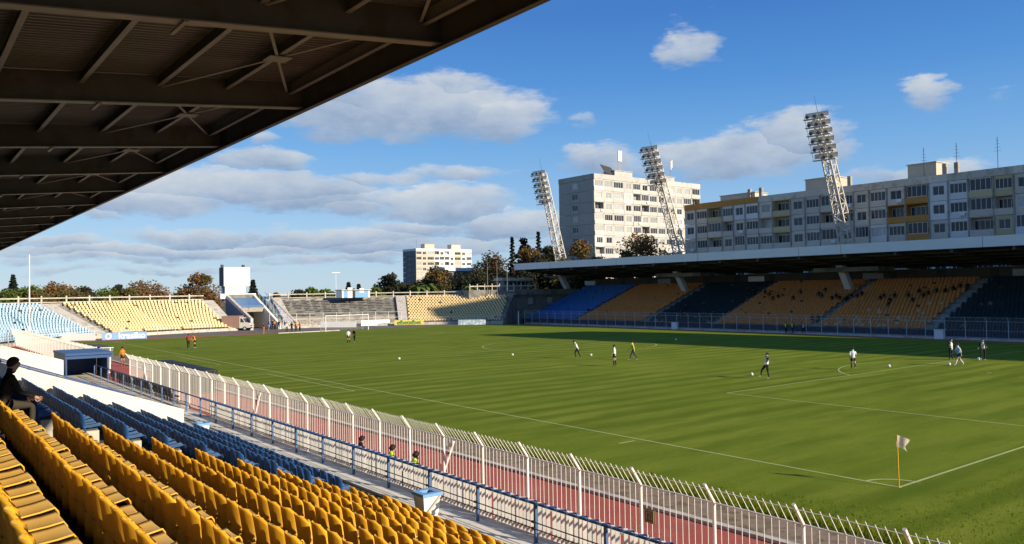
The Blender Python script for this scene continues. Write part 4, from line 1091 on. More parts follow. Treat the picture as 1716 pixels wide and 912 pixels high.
roofbox(bb, (124.0, 135), (130.5, 139), bT-.5, 2.2, PANT); roofbox(bb, (142, 135), (147, 139), bT-.5, 2.0, PANT)
q = atY(1020, 282, 136); MB().prism([(q.x-2.2, 135.4, bT+1.2), (q.x+2.0, 135.4, bT+.4), (q.x+1.4, 136.6, bT+2.6), (q.x-2.6, 136.6, bT+3.2)], (.1, .05, .1)).build('solar_panel', DGREY, bb)
q = atY(1037, 284, 137); mm = MB()
for (dx_, dy_) in ((-.35, -.3), (.35, -.3), (0, .4)): mm.tube([(q.x+dx_, 137+dy_, bT-.5), (q.x+dx_*.4, 137+dy_*.4, bT+7.2)], .06, 5)
for i in range(7): mm.bar((q.x-.35, 136.7, bT+i), (q.x+.35, 136.7, bT+i+.9), .05)
mast = mm.build('mobile_mast', CONCL, bb)
for dx_ in (-.45, .05, .55): MB().box((q.x+dx_-.16, 136.5, bT+4.6), (q.x+dx_+.16, 136.75, bT+7.4)).build('antenna', WHITEB, mast)
q = atY(1124, 290, 137); mast2 = MB().tube([(q.x, 137, bT-.5), (q.x, 137, bT+7)], .09, 6).build('mast', CONC, bb)
MB().box((q.x-.3, 136.7, bT+4), (q.x-.05, 136.9, bT+6.5)).box((q.x+.15, 136.7, bT+4.6), (q.x+.4, 136.9, bT+6.8)).build('antenna', WHITEB, mast2)
# distant block
A0 = Vector((195.8, 354.3, 0)); aT = 29.0; fa = 2.85
ba = empty('apartment_block', (215, 361, -1.2), 'distant white apartment block with shaded end wall above the trees', 'building')
bays = [(3.6, 'wide'), (3.2, 'win'), (4.6, 'wide'), (3.2, ['loggia', 'wide']), (3.2, ['win', 'loggia']), (3.2, 'loggia'), (3.2, 'win'), (4.4, 'wide'), (3.4, 'win'), (3.6, ['wide', 'loggia'])]
facade(ba, A0, Vector((1, 0, 0)), 9, aT-1.2-9*fa, fa, bays, None, lambda bi, f, rr: PANB if bi in (0, 1, 2, 7) else PANW, .35, 12, zmin=6, aircon=0)
La = sum(w for w, _ in bays)
for f_ in range(9):
    z = aT-1.2-(f_+1)*fa; l = MB().box((195.8, 354.35, z+.04), (196.1, 368, z+fa-.04)).build('end_panel', mat('shade_grey_panel', (.16, .17, .19), .9, .08, .3, rnd=.05), ba)  # shade of the end wall put into a dark panel colour
    for dy_ in (4.5,): MB().box((195.75, 354.3+dy_+1.8, z+.9), (195.799, 354.3+dy_+3, z+2.1)).build('window', GLASS, ba)
MB().box((197.4, 356.0, -1.2), (195.8+La-.05, 368, aT-1.2)).build('core', CONCG, ba)
MB().box((195.75, 354.2, aT-1.2), (195.85+La, 368.1, aT)).build('parapet', PANW, ba)
for xa in (.30, .78): roofbox(ba, (195.8+La*xa-3, 358), (195.8+La*xa+3, 362), aT, 2.6, PANB)
aerial(ba, 196.5, 355, aT, 5)
# blocks to the right of the picture whose shadow falls across the pitch
def plainblock(poly, H, lab, seed):
    t = empty('apartment_block', (poly[0][0], poly[0][1], -1.2), lab, 'building')
    MB().prism([(x_, y_, -1.2) for x_, y_ in poly], (0, 0, H+1.2)).build('core', CONCG, t)
    (ax, ay), (bx_, by_) = poly[0], poly[1]; A_ = Vector((ax, ay, 0)); u = Vector((bx_-ax, by_-ay, 0)); L_ = u.length; u.normalize()
    n = int(L_/3.4); inw = Vector((-u.y, u.x, 0))
    facade(t, A_-inw*.31, u, int(H/2.9), 0, 2.9, [(L_/n, ['wide', 'win'][i % 2]) for i in range(n)], None, lambda a, f, r: PANA, .2, seed, aircon=0)
sv = Vector((-sdir.x, -sdir.y))/sdir.z
H1_ = 42
SP = [Vector(q)-sv*H1_ for q in ((39.2, 77.5), (44.6, 2.0), (63.0, 2.0), (54.5, 71.5))]
plainblock([(q.x, q.y) for q in SP], H1_, 'long apartment block outside the right edge, its shadow crossing the pitch', 3)
plainblock([(100.8, -13), (100.8, -20), (118, -20), (118, -13)], 60, 'slim tower block outside the right edge, shading the far corner seats', 4)

# ------------------------------------------------------------------ floodlight masts
LAT = mat('mast_paint', (.66, .60, .50), .5, .1, 2, c2=(.36, .20, .12), c2at=(.6, .72), c2scale=1.2)
def floodmast(base, top, lab):
    t = empty('floodlight_mast', base, lab, 'floodlight', 'leaning lattice floodlight masts')
    ax = (top-base); L_ = ax.length; ax.normalize()
    e1 = Vector((0, 1, 0)); e1 = (e1-ax*e1.dot(ax)).normalized(); e2 = ax.cross(e1).normalized()
    w0, w1 = 1.05, .62
    P = lambda s, a, b: base+ax*(L_*s)+(e1*a+e2*b)*(w0+(w1-w0)*s)
    cs = [(-1, -1), (1, -1), (1, 1), (-1, 1)]
    for (a, b) in cs: MB().tube([P(0, a, b), P(1, a, b)], .15, 5).build('chord', LAT, t)
    n = 22
    for f_ in range(4):
        m_ = MB(); (a, b), (c, d) = cs[f_], cs[(f_+1) % 4]
        for i in range(n):
            s0, s1_ = i/n, (i+1)/n
            m_.tube([P(s0, a, b), P(s1_, c, d)] if i % 2 == 0 else [P(s0, c, d), P(s1_, a, b)], .085, 4, False); m_.tube([P(s1_, a, b), P(s1_, c, d)], .07, 4, False)
        m_.build('lacing', LAT, t)
    ld = MB()
    for o_ in (-.25, .25): ld.tube([P(0, 0, 1.25)+e1*o_, P(1, 0, 1.25)+e1*o_], .035, 4)
    for i in range(50): ld.tube([P(i/50, 0, 1.25)-e1*.25, P(i/50, 0, 1.25)+e1*.25], .03, 3, False)
    ld.build('ladder', LAT, t)
    # head frame of six galleries, lamps aimed at the pitch
    fwd = Vector((-1, -.25, 0)).normalized(); sd = Vector((0, 1, 0))
    hd = MB()
    hc = base+ax*(L_-4.0)
    ctr = lambda r_, c_: base+ax*(L_-.25-r_*1.35)+fwd*2.3+Vector((-.35, 1.35, 0))*(1-c_)*.84
    for r_ in range(6):
        a, b = ctr(r_, 0), ctr(r_, 2)
        hd.bar(a+Vector((0, .6, -.45)), b+Vector((0, -.9, -.45)), .8, .10); hd.tube([a+Vector((0, .6, .15)), b+Vector((0, -.9, .15))], .035, 4)
        hd.tube([b+Vector((0, -.4, -.45)), base+ax*(L_-.25-r_*1.35)], .09, 4); hd.bar(a+Vector((.5, .6, .3)), b+Vector((.5, -.9, .3)), .05, .75)
    for c_ in (0, 1, 2): hd.tube([ctr(0, c_)+Vector((0, .5, 0)), ctr(5, c_)+Vector((0, .5, -.45))], .05, 4)
    head = hd.build('lamp_gallery', LAT, t)
    for r_ in range(6):
        for c_ in range(3):
            if (r_ == 5 and c_ == 0): continue
            c = ctr(r_, c_); aim = (fwd*.86+Vector((0, -.25, -.42))).normalized()
            lp = MB().tube([c-aim*.30, c-aim*.05, c+aim*.16], [.10, .26, .31], 12).build('lamp', mat('lamp_housing', (.35, .35, .34), .5, .1, 3), t)
            MB().tube([c+aim*.161, c+aim*.18], .27, 12).build('glass', LAMPG, lp)
    MB().tube([top, top+ax*3.4], [.05, .015], 5).build('lightning_rod', DGREY, t)
    m_ = MB()
    for (a, b) in cs: m_.bar(P(0, a*1.1, b*1.1)-ax*1.0, P(.02, a, b), .35)
    m_.build('foot', CONCL, t)
for (bx0, tx0, lab) in (((940, 437), (909, 291), 'leftmost and most distant leaning floodlight mast'), ((1139, 422), (1093, 251), 'middle leaning floodlight mast in front of the tower block'), ((1419, 405), (1372, 196), 'rightmost and nearest leaning floodlight mast')):
    g = atX(*bx0, 101.5); tp_ = None
    # leaning over the roof towards the pitch: top about 5.6 m nearer the pitch than the foot of the visible part
    tp_ = atX(*tx0, 96.2)
    d = (tp_-g); b0 = g-d.normalized()*((g.z+1.2)/d.normalized().z)
    floodmast(b0, tp_, lab)

# ------------------------------------------------------------------ trees
LEAFM = {
 'green': mat('leaf_green', (.10, .15, .022), .8, .30, .5, trans=.25, c2=(.12, .15, .02), c2scale=.6),
 'dark': mat('leaf_dark', (.026, .034, .014), .8, .30, .6, trans=.15, c2=(.06, .045, .02), c2scale=.5),
 'autumn': mat('leaf_autumn', (.26, .135, .05), .8, .28, .6, trans=.3, c2=(.11, .11, .03), c2at=(.45, .65), c2scale=.45),
 'conifer': mat('leaf_conifer', (.016, .028, .014), .8, .25, .8, trans=.1),
 'olive': mat('leaf_olive', (.12, .11, .035), .8, .3, .6, trans=.25, c2=(.14, .08, .025), c2scale=.5)}
def tree(px, ytop, wpx, dep, kind, lab, shape='round', seed=0, name='tree', zb_=-1.2, low=.0):
    rr = random.Random(seed*31+int(px)); top = atd(px, ytop, dep); base = Vector((top.x, top.y, zb_)); H = top.z-zb_; rad = wpx*1.12/2/FPX*dep
    t = empty(name, base, lab, 'tree')
    b = MB(); tr = max(.12, H*.022)
    b.tube([base, base+Vector((rr.uniform(-.2, .2), rr.uniform(-.2, .2), H*.5)), base+Vector((0, 0, H*.9))], [tr, tr*.7, tr*.2], 7)
    cl = []
    if shape == 'cone':
        n = 60
        for i in range(n):
            f = (i+.5)/n; z = H*(.08+.92*f); rr_ = rad*1.25*(1-f)**.8; a = i*2.4
            for q_ in range(2 if f < .6 else 1): cl.append((base+Vector((math.cos(a+q_*3)*rr_*.7, math.sin(a+q_*3)*rr_*.7, z)), max(.25, rr_*.55), .35))
    else:
        zc = H*(.62 if low == 0 else low); hz_ = (H-zc)
        n = 60 if wpx > 25 else 34
        for i in range(n):
            a = rr.uniform(0, 6.28); c_ = rr.uniform(-.75, 1); rr_ = math.sqrt(max(0, 1-c_*c_))*rr.uniform(.35, 1.0)
            p = Vector((math.cos(a)*rad*rr_*.88, math.sin(a)*rad*rr_*.88, zc+c_*hz_*.86)); s_ = rr.uniform(.24, .40)*min(rad, hz_)*1.15
            cl.append((base+p, s_, .75))
            if i % 3 == 0: b.tube([base+Vector((0, 0, zc*rr.uniform(.55, .9))), base+p*.6+Vector((0, 0, zc*.3)), base+p], [tr*.4, tr*.25, tr*.1], 4, False)
    b.build('trunk', BARK, t)
    L_ = MB(); ls = max(.16, dep/FPX*2.0)
    for (c, s_, fl_) in cl:
        for _ in range(115 if shape != 'cone' else 60):
            d = Vector((rr.gauss(0, 1), rr.gauss(0, 1), rr.gauss(0, 1))).normalized()*s_*rr.uniform(.55, 1.12); d.z *= fl_
            p = c+d; u = Vector((rr.gauss(0, 1), rr.gauss(0, 1), rr.gauss(0, .6))).normalized(); w = u.cross(Vector((rr.gauss(0, 1), rr.gauss(0, 1), rr.gauss(0, 1)))).normalized()
            k_ = ls*rr.uniform(.7, 1.5); L_.quad(p-u*k_, p+w*k_*.6, p+u*k_, p-w*k_*.6)
    L_.build('crown', LEAFM[kind], t)
TR = [(22,461,26,205,'conifer','dark spiky conifer above the light blue seats at far left','cone'),(12,484,44,190,'green','low green bush tree at the far left edge','round'),(45,481,70,195,'green','broad green tree behind the tall flagpole','round'),
 (92,478,80,215,'autumn','brownish tree right of the tall flagpole','round'),(140,484,50,225,'dark','low dark tree between flagpole and yellow end seats','round'),(175,484,56,185,'green','green bushy tree over the left part of the yellow end seats','round'),
 (200,475,26,230,'dark','small dark tree top behind the green bush','round'),(118,490,70,200,'olive','low olive bush beyond the balustrade left of the green bush','round'),(245,474,78,195,'autumn','wide brown autumn tree above the yellow end seats','round'),(215,486,50,190,'olive','olive bush left of the wide brown autumn tree','round'),
 (334,456,60,180,'autumn','tall brown and green tree left of the scoreboard','round'),(424,470,26,165,'conifer','dark conifer just right of the scoreboard','cone'),(434,488,20,162,'green','little green bush right of the scoreboard conifer','round'),
 (462,489,22,190,'olive','small bush left over the grey terrace','round'),(500,486,34,185,'dark','dark bush beyond the grey terrace','round'),(522,483,40,180,'green','green tree beyond the middle of the grey terrace','round'),(545,482,36,182,'green','green tree just left of the blue hut','round'),
 (584,474,22,185,'conifer','thin conifer top behind the blue hut','cone'),(601,477,12,185,'conifer','tiny conifer tip right behind the blue hut roof','cone'),
 (632,482,40,200,'green','green bush right of the blue hut','round'),(652,456,52,215,'dark','dark tree left of the distant white block','round'),(690,478,70,205,'dark','dark low trees mass under the distant white block','round'),
 (735,448,62,205,'autumn','reddish tree in front of the distant white block','round'),(700,470,46,200,'dark','dark tree under the corner of the distant block','round'),(768,462,74,198,'dark','broad dark tree in front of the low grey roof','round'),(822,424,78,200,'autumn','large rust topped tree left of the cypress','round'),(800,455,60,190,'dark','dark tree at the foot of the rust topped tree','round'),(850,452,60,185,'dark','dark tree behind the three grey poles','round'),
 (858,398,17,200,'conifer','slim dark cypress left of the far stand roof','cone'),(876,391,28,215,'dark','rounded dark tree top right of the cypress','round'),(888,408,56,190,'autumn','brown autumn tree at the left end of the far roof','round'),(902,389,20,205,'conifer','pointed conifer beside the leftmost floodlight mast','cone'),
 (920,404,46,195,'dark','dark tree behind the leftmost floodlight mast','round'),(972,398,58,183,'autumn','brown autumn tree before the shaded side of the tower block','round'),(1000,426,50,178,'dark','low dark bush at the corner of the tower block','round'),(1072,387,94,176,'autumn','big brown autumn tree before the sunlit side of the tower block','round'),(1045,412,40,172,'olive','olive bush at the left of the big brown autumn tree','round'),(1127,415,34,178,'dark','dark bush at the foot of the middle floodlight mast','round'),
 (672,474,44,208,'dark','dark tree just left of the distant block foot','round'),(718,468,50,190,'dark','dark tree below the reddish tree','round'),(748,474,54,186,'olive','olive brown tree right of the two palms','round'),(786,470,60,184,'dark','dark shrub mass behind the drooping palm','round'),(826,462,66,180,'dark','dark shrub mass left of the three grey poles','round'),(878,440,50,178,'dark','dark tree under the left tip of the far roof','round'),(905,425,60,182,'dark','dark foliage right of the brown tree at the roof end','round'),(945,430,50,180,'olive','olive foliage at the foot of the leftmost mast','round'),(60,490,60,185,'olive','low olive bush behind the light blue seats','round'),(300,492,40,190,'olive','low bush between the brown trees left of the scoreboard','round'),(270,488,40,192,'autumn','small rusty bush right of the wide brown tree','round')]
for i, (px_, yt_, w_, d_, k_, lab, sh) in enumerate(TR):
    tree(px_, yt_, w_, d_, k_, lab, sh, i, 'conifer_tree' if sh == 'cone' else 'broadleaf_tree', low=.40)
def palm(px, ytop, dep, n, ln_, lab, seed):
    rr = random.Random(seed); top = atd(px, ytop+6, dep); t = empty('palm_tree', (top.x, top.y, -1.2), lab, 'palm')
    MB().tube([(top.x, top.y, -1.2), (top.x+.1, top.y, top.z*.5), (top.x, top.y, top.z)], [.22, .18, .16], 7).build('trunk', BARK, t)
    cm = mat('palm_leaf', (.11, .16, .025), .7, .2, 1, trans=.25)
    for i in range(n):
        a = 6.28*i/n+rr.uniform(-.2, .2); up = rr.uniform(.2, 1.0); b = MB(); pv = None
        for k_ in range(7):
            f = k_/6; p = top+Vector((math.cos(a)*ln_*f, math.sin(a)*ln_*f, ln_*(up*f-1.0*f*f))); w = .42*math.sin(math.pi*min(1, f*.9+.12))
            sdv = Vector((-math.sin(a), math.cos(a), -.25))*w; sd2 = Vector((math.sin(a), -math.cos(a), -.25))*w
            if pv: b.quad(pv[0], p, p+sdv, pv[1]); b.quad(p, pv[0], pv[2], p+sd2)
            pv = (p, p+sdv, p+sd2)
        b.build('frond', cm, t)
palm(700, 477, 170, 14, 2.6, 'left bright green palm behind the balustrade', 1); palm(716, 474, 172, 16, 2.8, 'right bright green palm behind the balustrade', 2)
palm(788, 477, 160, 14, 2.4, 'drooping green palm near the grey corner building', 3); palm(745, 487, 165, 12, 1.8, 'low green palm bush between the two palms and the corner building', 4)
# grey roofed low house among the dark trees
hp = atd(775, 449, 225); hh_ = empty('low_house', (hp.x, hp.y, -1.2), 'low house with flat bluish grey roof among dark trees', 'house')
MB().box((hp.x-5.5, hp.y, -1.2), (hp.x+5.5, hp.y+7, hp.z-.9)).build('wall', CONCG, hh_); MB().box((hp.x-6.2, hp.y-.6, hp.z-.899), (hp.x+6.2, hp.y+7.6, hp.z)).build('roof', FASC, hh_)
for dx_ in (-4, -1.5, 1, 3.5): MB().box((hp.x+dx_-.6, hp.y-.03, hp.z-2.9), (hp.x+dx_+.6, hp.y-.001, hp.z-1.4)).build('window', GLASS, hh_)

# ------------------------------------------------------------------ people
SKIN = mat('skin', (.42, .24, .16), .6, .05, 5); HAIRD = mat('hair_dark', (.018, .013, .010), .7, .1, 9)
def cloth(n, c): return mat('cloth_'+n, c, .85, .12, 7)
CW, CK, CN, CR_, CO, CG, CY, CB_, CDK = cloth('white', (.66, .67, .66)), cloth('black', (.014, .014, .016)), cloth('navy', (.025, .035, .07)), cloth('red', (.30, .045, .03)), cloth('orange', (.62, .20, .03)), cloth('green', (.16, .22, .08)), cloth('yellow', (.62, .58, .10)), cloth('blue', (.10, .22, .50)), cloth('coal', (.012, .011, .010))
CLB, CSH, CGR = cloth('light_blue', (.30, .45, .68)), cloth('shoe', (.30, .30, .28)), cloth('grey', (.20, .20, .19))
POSE = {
 'stand': dict(l=(2, 3), r=(-3, 4), al=(8, 8, 20), ar=(4, 8, 15), lean=1),
 'wide': dict(l=(6, 4), r=(-6, 6), al=(15, 14, 45), ar=(10, 14, 40), lean=4),
 'walk': dict(l=(26, 8), r=(-22, 16), al=(-22, 6, 20), ar=(24, 6, 25), lean=4),
 'run': dict(l=(38, 50), r=(-30, 30), al=(-40, 8, 80), ar=(40, 8, 80), lean=14),
 'kick': dict(l=(-4, 8), r=(42, 30), al=(35, 45, 25), ar=(-35, 40, 25), lean=-6),
 'ball': dict(l=(-2, 4), r=(40, 42), al=(20, 20, 60), ar=(10, 18, 50), lean=10),
 'bend': dict(l=(30, 45), r=(-10, 20), al=(25, 12, 40), ar=(30, 12, 40), lean=26),
 'sit': dict(l=(86, 82), r=(84, 86), al=(20, 6, 42), ar=(24, 6, 40), lean=12),
 'hips': dict(l=(3, 3), r=(-3, 3), al=(-12, 30, 95), ar=(-10, 30, 95), lean=0)}
class Person:
    def __init__(s, pose, h):
        P = POSE[pose]; k = h/1.78; s.v = []; s.e = []; s.r = []; s.reg = []; s.hands = []
        def add(p, r, par, reg):
            s.v.append(Vector(p)*k); s.r.append(r*k); i = len(s.v)-1
            if par is not None: s.e.append((par, i)); s.reg.append(reg)
            return i
        ln_ = R(P['lean'])
        def up(z, y=0, x=0): return Vector((x, math.sin(ln_)*(z-.95)+y*math.cos(ln_), .95+math.cos(ln_)*(z-.95)-y*math.sin(ln_)))
        pel = add(up(.95), .135, None, '')
        sp = add(up(1.12), .125, pel, 'torso'); ch = add(up(1.33), .15, sp, 'torso'); nb = add(up(1.46), .105, ch, 'torso')
        nk = add(up(1.52, .01), .080, nb, 'head'); hd = add(up(1.61, .025), .112, nk, 'head'); tp = add(up(1.69, .015), .098, hd, 'head')
        s.head = (s.v[hd].lerp(s.v[tp], .45), k); ns = add(up(1.63, .125), .016, hd, 'head')
        for sx, A in ((-1, P['al']), (1, P['ar'])):
            f, ab, el_ = (R(a) for a in A); sh = up(1.40, 0, sx*.175)
            i0 = add(sh, .068, ch, 'sleeve')
            d = Vector((sx*math.sin(ab), math.sin(f)*math.cos(ab), -math.cos(f)*math.cos(ab))); e = sh+d*.29; i1 = add(e, .046, i0, 'sleeve')
            f2 = f+el_; d2 = Vector((sx*math.sin(ab)*.4, math.sin(f2), -math.cos(f2))).normalized(); wv = e+d2*.25; i2 = add(wv, .031, i1, 'fore'); hv = wv+d2*.08; add(hv, .036, i2, 'hand')
            s.hands.append((wv*k, (wv+d2*.07)*k, d2, sx, k))
        for sx, A in ((-1, P['l']), (1, P['r'])):
            f, kn = R(A[0]), R(A[1]); hp = Vector((sx*.095, 0, .91)); i0 = add(hp, .10, pel, 'short')
            d = Vector((sx*.03, math.sin(f), -math.cos(f))).normalized(); m_ = hp+d*.22; i1 = add(m_, .085, i0, 'short'); q = hp+d*.43; i2 = add(q, .058, i1, 'thigh')
            f2 = f-kn; d2 = Vector((0, math.sin(f2), -math.cos(f2))); c = q+d2*.16; i3 = add(c, .056, i2, 'sock'); a = q+d2*.40; i4 = add(a, .04, i3, 'sock')
            fw = Vector((0, math.cos(f2*.6), math.sin(f2*.6))); i5 = add(a+fw*.05+Vector((0, 0, -.035)), .042, i4, 'shoe'); add(a+fw*.17+Vector((0, 0, -.05)), .03, i5, 'shoe')
        s.minz = min(v.z-r for v, r in zip(s.v, s.r))
        s.pelz = .95*k
    def obj(s):
        me = bpy.data.meshes.new('skel'); me.from_pydata([tuple(v) for v in s.v], s.e, []); o = bpy.data.objects.new('skel', me); col.objects.link(o)
        md = o.modifiers.new('s', 'SKIN'); md.use_smooth_shade = True; md.branch_smoothing = .4
        for i, d in enumerate(me.skin_vertices[0].data): d.radius = (s.r[i], s.r[i]); d.use_root = (i == 0)
        o.modifiers.new('u', 'SUBSURF').levels = 1
        return o
PEOPLE = []
def person(feet, head, pose, fit, lab, h=1.69, group=None, sit_z=None): PEOPLE.append((Vector(feet), head, pose, fit, lab, h, group, sit_z))
def flush_people():
    ps = {}
    for p in PEOPLE:
        key = (p[2], p[5])
        if key not in ps: P = Person(*key); ps[key] = [P, P.obj(), None]
    bpy.context.view_layer.update(); dg = bpy.context.evaluated_depsgraph_get()
    for key, L_ in ps.items(): L_[2] = bpy.data.meshes.new_from_object(L_[1].evaluated_get(dg))
    for L_ in ps.values(): bpy.data.objects.remove(L_[1])
    cache = {}
    for (feet, head, pose, fit, lab, h, group, sit_z) in PEOPLE:
        P, _, src = ps[(pose, h)]
        t = empty('person', feet, lab, 'person', group, rz=head)
        key = (pose, h, tuple(sorted((a, b.name) for a, b in fit.items())))
        if key not in cache:
            me = src.copy(); me.name = 'body'; me.materials.clear(); regs = ['torso', 'head', 'sleeve', 'fore', 'hand', 'short', 'thigh', 'sock', 'shoe']
            for r_ in regs: me.materials.append(fit.get(r_, SKIN))
            for pl in me.polygons:
                c = pl.center; best = (9, 'torso')
                for (a, b), rg in zip(P.e, P.reg):
                    A, B = P.v[a], P.v[b]; d = B-A; tt = max(0, min(1, (c-A).dot(d)/max(d.length_squared, 1e-9))); ds = (c-(A+d*tt)).length-(P.r[a]+(P.r[b]-P.r[a])*tt)
                    if ds < best[0]: best = (ds, rg)
                pl.material_index = regs.index(best[1])
            hb = MB()
            for (w0, tip, d, sx, k) in P.hands:                 # fingers and thumb
                sd = d.cross(Vector((1, 0, 0))).normalized(); 
                for j in range(4):
                    o_ = sd*(.024*(j-1.5))*k; L_ = (.062, .072, .068, .052)[j]*k
                    hb.tube([tip+o_, tip+o_+d*L_*.55+Vector((-sx*.008, 0, 0)), tip+o_+d*L_+Vector((-sx*.03, 0, 0))*k], [.010*k, .009*k, .007*k], 5)
                hb.tube([w0+d*.02*k+sd*.03*k, w0+d*.05*k+sd*.055*k, w0+d*.085*k+sd*.058*k], [.012*k, .011*k, .008*k], 5)
            bm = bmesh.new(); bm.from_mesh(me); off = [bm.verts.new(v) for v in hb.v]
            for f_ in hb.f:
                try: fc = bm.faces.new([off[i] for i in f_]); fc.material_index = 4; fc.smooth = True
                except ValueError: pass
            bm.to_mesh(me); bm.free()
            hm = MB(); c, k = P.head; n1, n2 = 12, 7
            for i in range(n2+1):
                for j in range(n1):
                    a = 2*math.pi*j/n1; fr_ = (1+math.sin(a))/2
                    th = math.pi*(.74-.40*fr_**1.5)*i/n2; rr_ = math.sin(th); z_ = math.cos(th)
                    hm.v.append((c.x+.098*k*rr_*math.cos(a), c.y-.010*k+.108*k*rr_*math.sin(a), c.z-.004*k+.112*k*z_))
            for i in range(n2):
                for j in range(n1): hm.f.append((i*n1+j, (i+1)*n1+j, (i+1)*n1+(j+1) % n1, i*n1+(j+1) % n1))
            cache[key] = (me, hm.mesh('hair', fit.get('hair', HAIRD), True))
        me, hm = cache[key]
        dz = (-P.minz) if sit_z is None else (sit_z-feet.z-P.pelz+.11)
        link('body', me, t, (0, 0, dz)); link('hair', hm, t, (0, 0, dz))
def face(dx, dy): return math.atan2(dy, dx)-math.pi/2
BIB = lambda top, leg, sleeve=CG, sock=None: dict(torso=top, sleeve=sleeve, fore=sleeve, short=leg, thigh=leg, sock=sock or leg, shoe=CSH)
SHORT = lambda top, leg, sleeve=None, sock=CK: dict(torso=top, sleeve=sleeve or top, short=leg, sock=sock, shoe=CSH)
g_ = lambda x, y: (lambda p: Vector((p.x, p.y, hX(p.x))))(atz(x, y))
person(g_(315.6, 585.1), face(.6, .8), 'wide', BIB(CR_, CK, CR_), 'man in dark red top and black trousers standing at the far left of the pitch')
person(g_(327, 584), face(-.9, -.4), 'bend', SHORT(CO, CK), 'player in orange shirt bending beside the man in dark red')
person(g_(584, 576), face(.3, .9), 'stand', SHORT(CW, CK), 'player in white shirt and black shorts beside the man in black')
person(g_(594, 574), face(-.9, -.3), 'wide', BIB(CK, CK, CK), 'man all in black in front of the far goal')
person(g_(968, 601.6), face(-.5, .8), 'bend', BIB(CW, CK), 'player in white bib and black trousers left of the loose ball')
person(g_(1030, 614.3), face(-.3, .9), 'stand', SHORT(CW, CK, CG, CK), 'player in white bib and black shorts standing right of the loose ball')
person(g_(1061, 603.8), face(-.75, .6), 'walk', BIB(CY, CN, CY), 'player in yellow bib walking')
person(g_(1285, 635), face(-.85, .5), 'kick', BIB(CW, CK, CK, CK), 'player in white and dark striped top kicking the ball')
person(g_(1430, 620), face(.8, .5), 'run', SHORT(CW, CK), 'player in white shirt running at the edge of the penalty arc')
person(g_(1594, 604), face(-.2, -.95), 'hips', BIB(CW, CK, CK), 'player in white bib with folded arms facing the camera')
person(g_(1607, 613), face(-.6, .5), 'walk', SHORT(CLB, CK, CW, CW), 'player in light blue bib with bare legs near the penalty spot')
person(g_(1648, 604), face(-.8, -.2), 'ball', BIB(CW, CK, CDK), 'player in white bib resting a foot on a ball')
person(g_(205.5, 613.7), face(-.3, .8), 'stand', SHORT(CO, CK, CO, CR_), 'player in orange shirt standing behind the end of the white fence')
CRW = [(430, 551, CK, CK, 'person in black at the left edge of the crowd by the tunnel'), (437, 551, CDK, CK, 'person in dark coat second from left in the tunnel crowd'), (442, 559, CR_, CO, 'person in red shirt and red socks in front of the tunnel crowd'), (448, 553, CDK, CGR, 'person in charcoal top in the middle of the tunnel crowd'), (453.5, 554, CB_, CK, 'person in blue jacket in the tunnel crowd'), (460.5, 553, CO, CK, 'person in orange jacket in the tunnel crowd'), (467.5, 553, CK, CK, 'person in black right of the orange jacket'), (480.5, 557.6, CW, CK, 'person in white jacket and black trousers on the goal line'), (489, 557.2, CK, CK, 'person in black right of the white jacket'), (496, 556.8, CO, CK, 'left of two people in orange bibs on the goal line'), (502.5, 557, CO, CK, 'right of two people in orange bibs on the goal line')]
for i, (x, y, a, b, lab) in enumerate(CRW):
    p = atz(x, y); person((p.x, min(p.y, 119), -.03), RND.uniform(0, 6.28), ['stand', 'wide', 'hips'][i % 3], BIB(a, b, a), lab)
for x, lab in ((1317, 'left steward in yellow vest by the far fence'), (1328, 'right steward in yellow vest by the far fence')):
    p = atX(x, 556, 72.2); person((72.2, p.y, hX(72.2)-.012), face(-1, .1), 'stand', BIB(HIVIS, CDK, CDK), lab)
p = atX(1347, 560, 71.6); person((71.6, p.y, hX(71.6)-.012), face(-.4, 1), 'bend', BIB(CW, CK, CK), 'person with white top bending by the far fence')
# stewards sitting between railing and fence
for (y, top_, lab) in ((7.4, HIVIS, 'right steward in yellow vest sitting behind the white fence'), (8.7, HIVIS, 'left steward in yellow vest sitting behind the white fence'), (10.6, CK, 'person in black sitting left of the two stewards behind the fence')):
    t = empty('stool', (-11.9, y, -.012), f'low stool under the {lab.split(" sitting")[0]}', 'stool'); MB().box((-12.1, y-.2, .62), (-11.7, y+.2, .68)).build('seat', DGREY, t)
    for a in (-.16, .16):
        for c in (-.16, .16): MB().tube([(-11.9+a, y+c, -.012), (-11.9+a, y+c, .62)], .02, 5).build('leg', DGREY, t)
    person((-11.9, y, -.012), face(1, .1), 'sit', BIB(top_, CK, top_ if top_ is CK else CDK), lab, sit_z=.68)
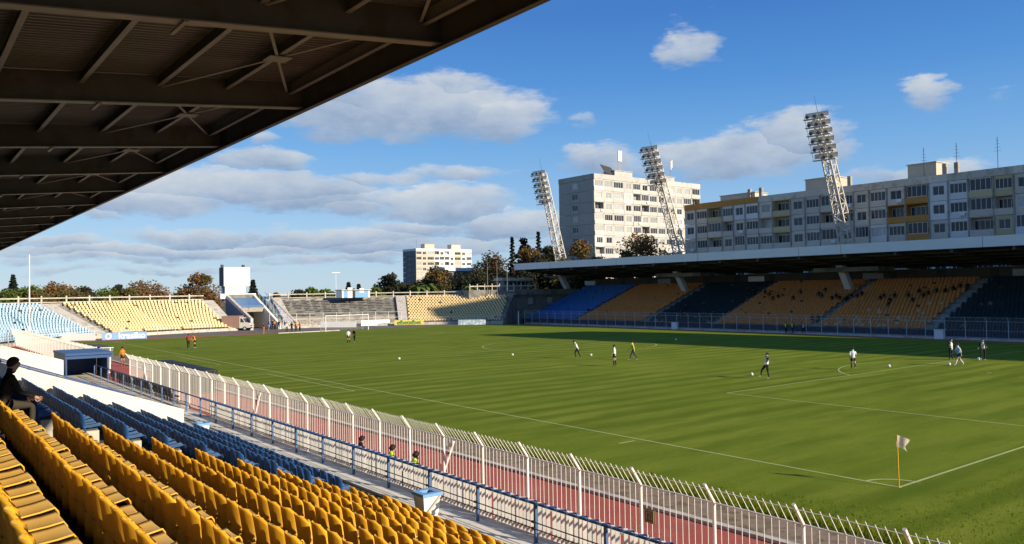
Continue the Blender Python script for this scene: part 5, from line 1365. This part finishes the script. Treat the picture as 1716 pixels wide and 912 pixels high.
# dark figure on the blue seats at the left edge
person((XB(0)+.20, 5.3, FZ(0)), face(1, .1), 'sit', BIB(CDK, mat('cloth_khaki', (.05, .04, .028), .9), CDK, mat('cloth_khaki', (.05, .04, .028), .9)), 'dark clothed person sitting at the left edge beside the first blue seat', 1.84, None, PZ(0)+.01)
# spectators in the shade of the far stand
SPX = [(1283,489),(1290,492),(1296,497),(1305,494),(1372,490),(1378,494),(1384,486),(1395,499),(1402,495),(1408,498),(1420,497),(1428,494),(1437,495),(1445,492),(1476,497),(1482,495),(1492,500),(1500,493),(1523,493),(1530,503),(1541,486),(1548,492),(1556,490),(1570,486),(1585,484),(1598,482),(1610,478),(1622,476),(1330,499),(1342,487),(986,520),(1142,525),(1150,514),(1362,533),(1372,532),(1254,486),(1262,489)]
for (x, y) in SPX:
    # row whose seat shows at that pixel
    best = min(range(FR), key=lambda r_: abs(atX(x, y, FX0+FT*r_+.4).z-(FZ0+FRI*r_+.65)))
    p = atX(x, y, FX0+FT*best+.4)
    person((FX0+FT*best+.42, p.y, FZ0+FRI*best), face(-1, 0), 'sit', BIB(CDK, CK, CDK), 'dark clothed spectator sitting in the shaded far stand', 1.78, 'spectators in the far stand', FZ0+FRI*best+.24)
flush_people()
# balls
bmh = bmesh.new(); bmesh.ops.create_icosphere(bmh, subdivisions=2, radius=.11)
bmm = bpy.data.meshes.new('football'); bmh.to_mesh(bmm); bmh.free(); bmm.materials.append(mat('ball', (.78, .74, .68), .5, .05, 8)); bmm.materials.append(CK)
for i, pl in enumerate(bmm.polygons): pl.use_smooth = True; pl.material_index = 1 if i % 23 == 0 else 0
for (x, y, lab) in ((669, 603, 'white football alone on the left half of the pitch'), (859, 596.5, 'white football left of the centre circle group'), (990.5, 597, 'white football between two players near the centre'), (1260, 630, 'white football beside the kicking player'), (1490, 616, 'white football near the front line of the penalty area'), (1591, 613, 'white football at the feet of the light blue bib player'), (1640, 604, "white football under the resting player's foot"), (1133, 571, 'white football in the shade near the far touchline')):
    p = g_(x, y); o = link('football', bmm, None, (p.x, p.y, p.z+.112)); tag(o, lab, 'ball', 'footballs on the pitch')
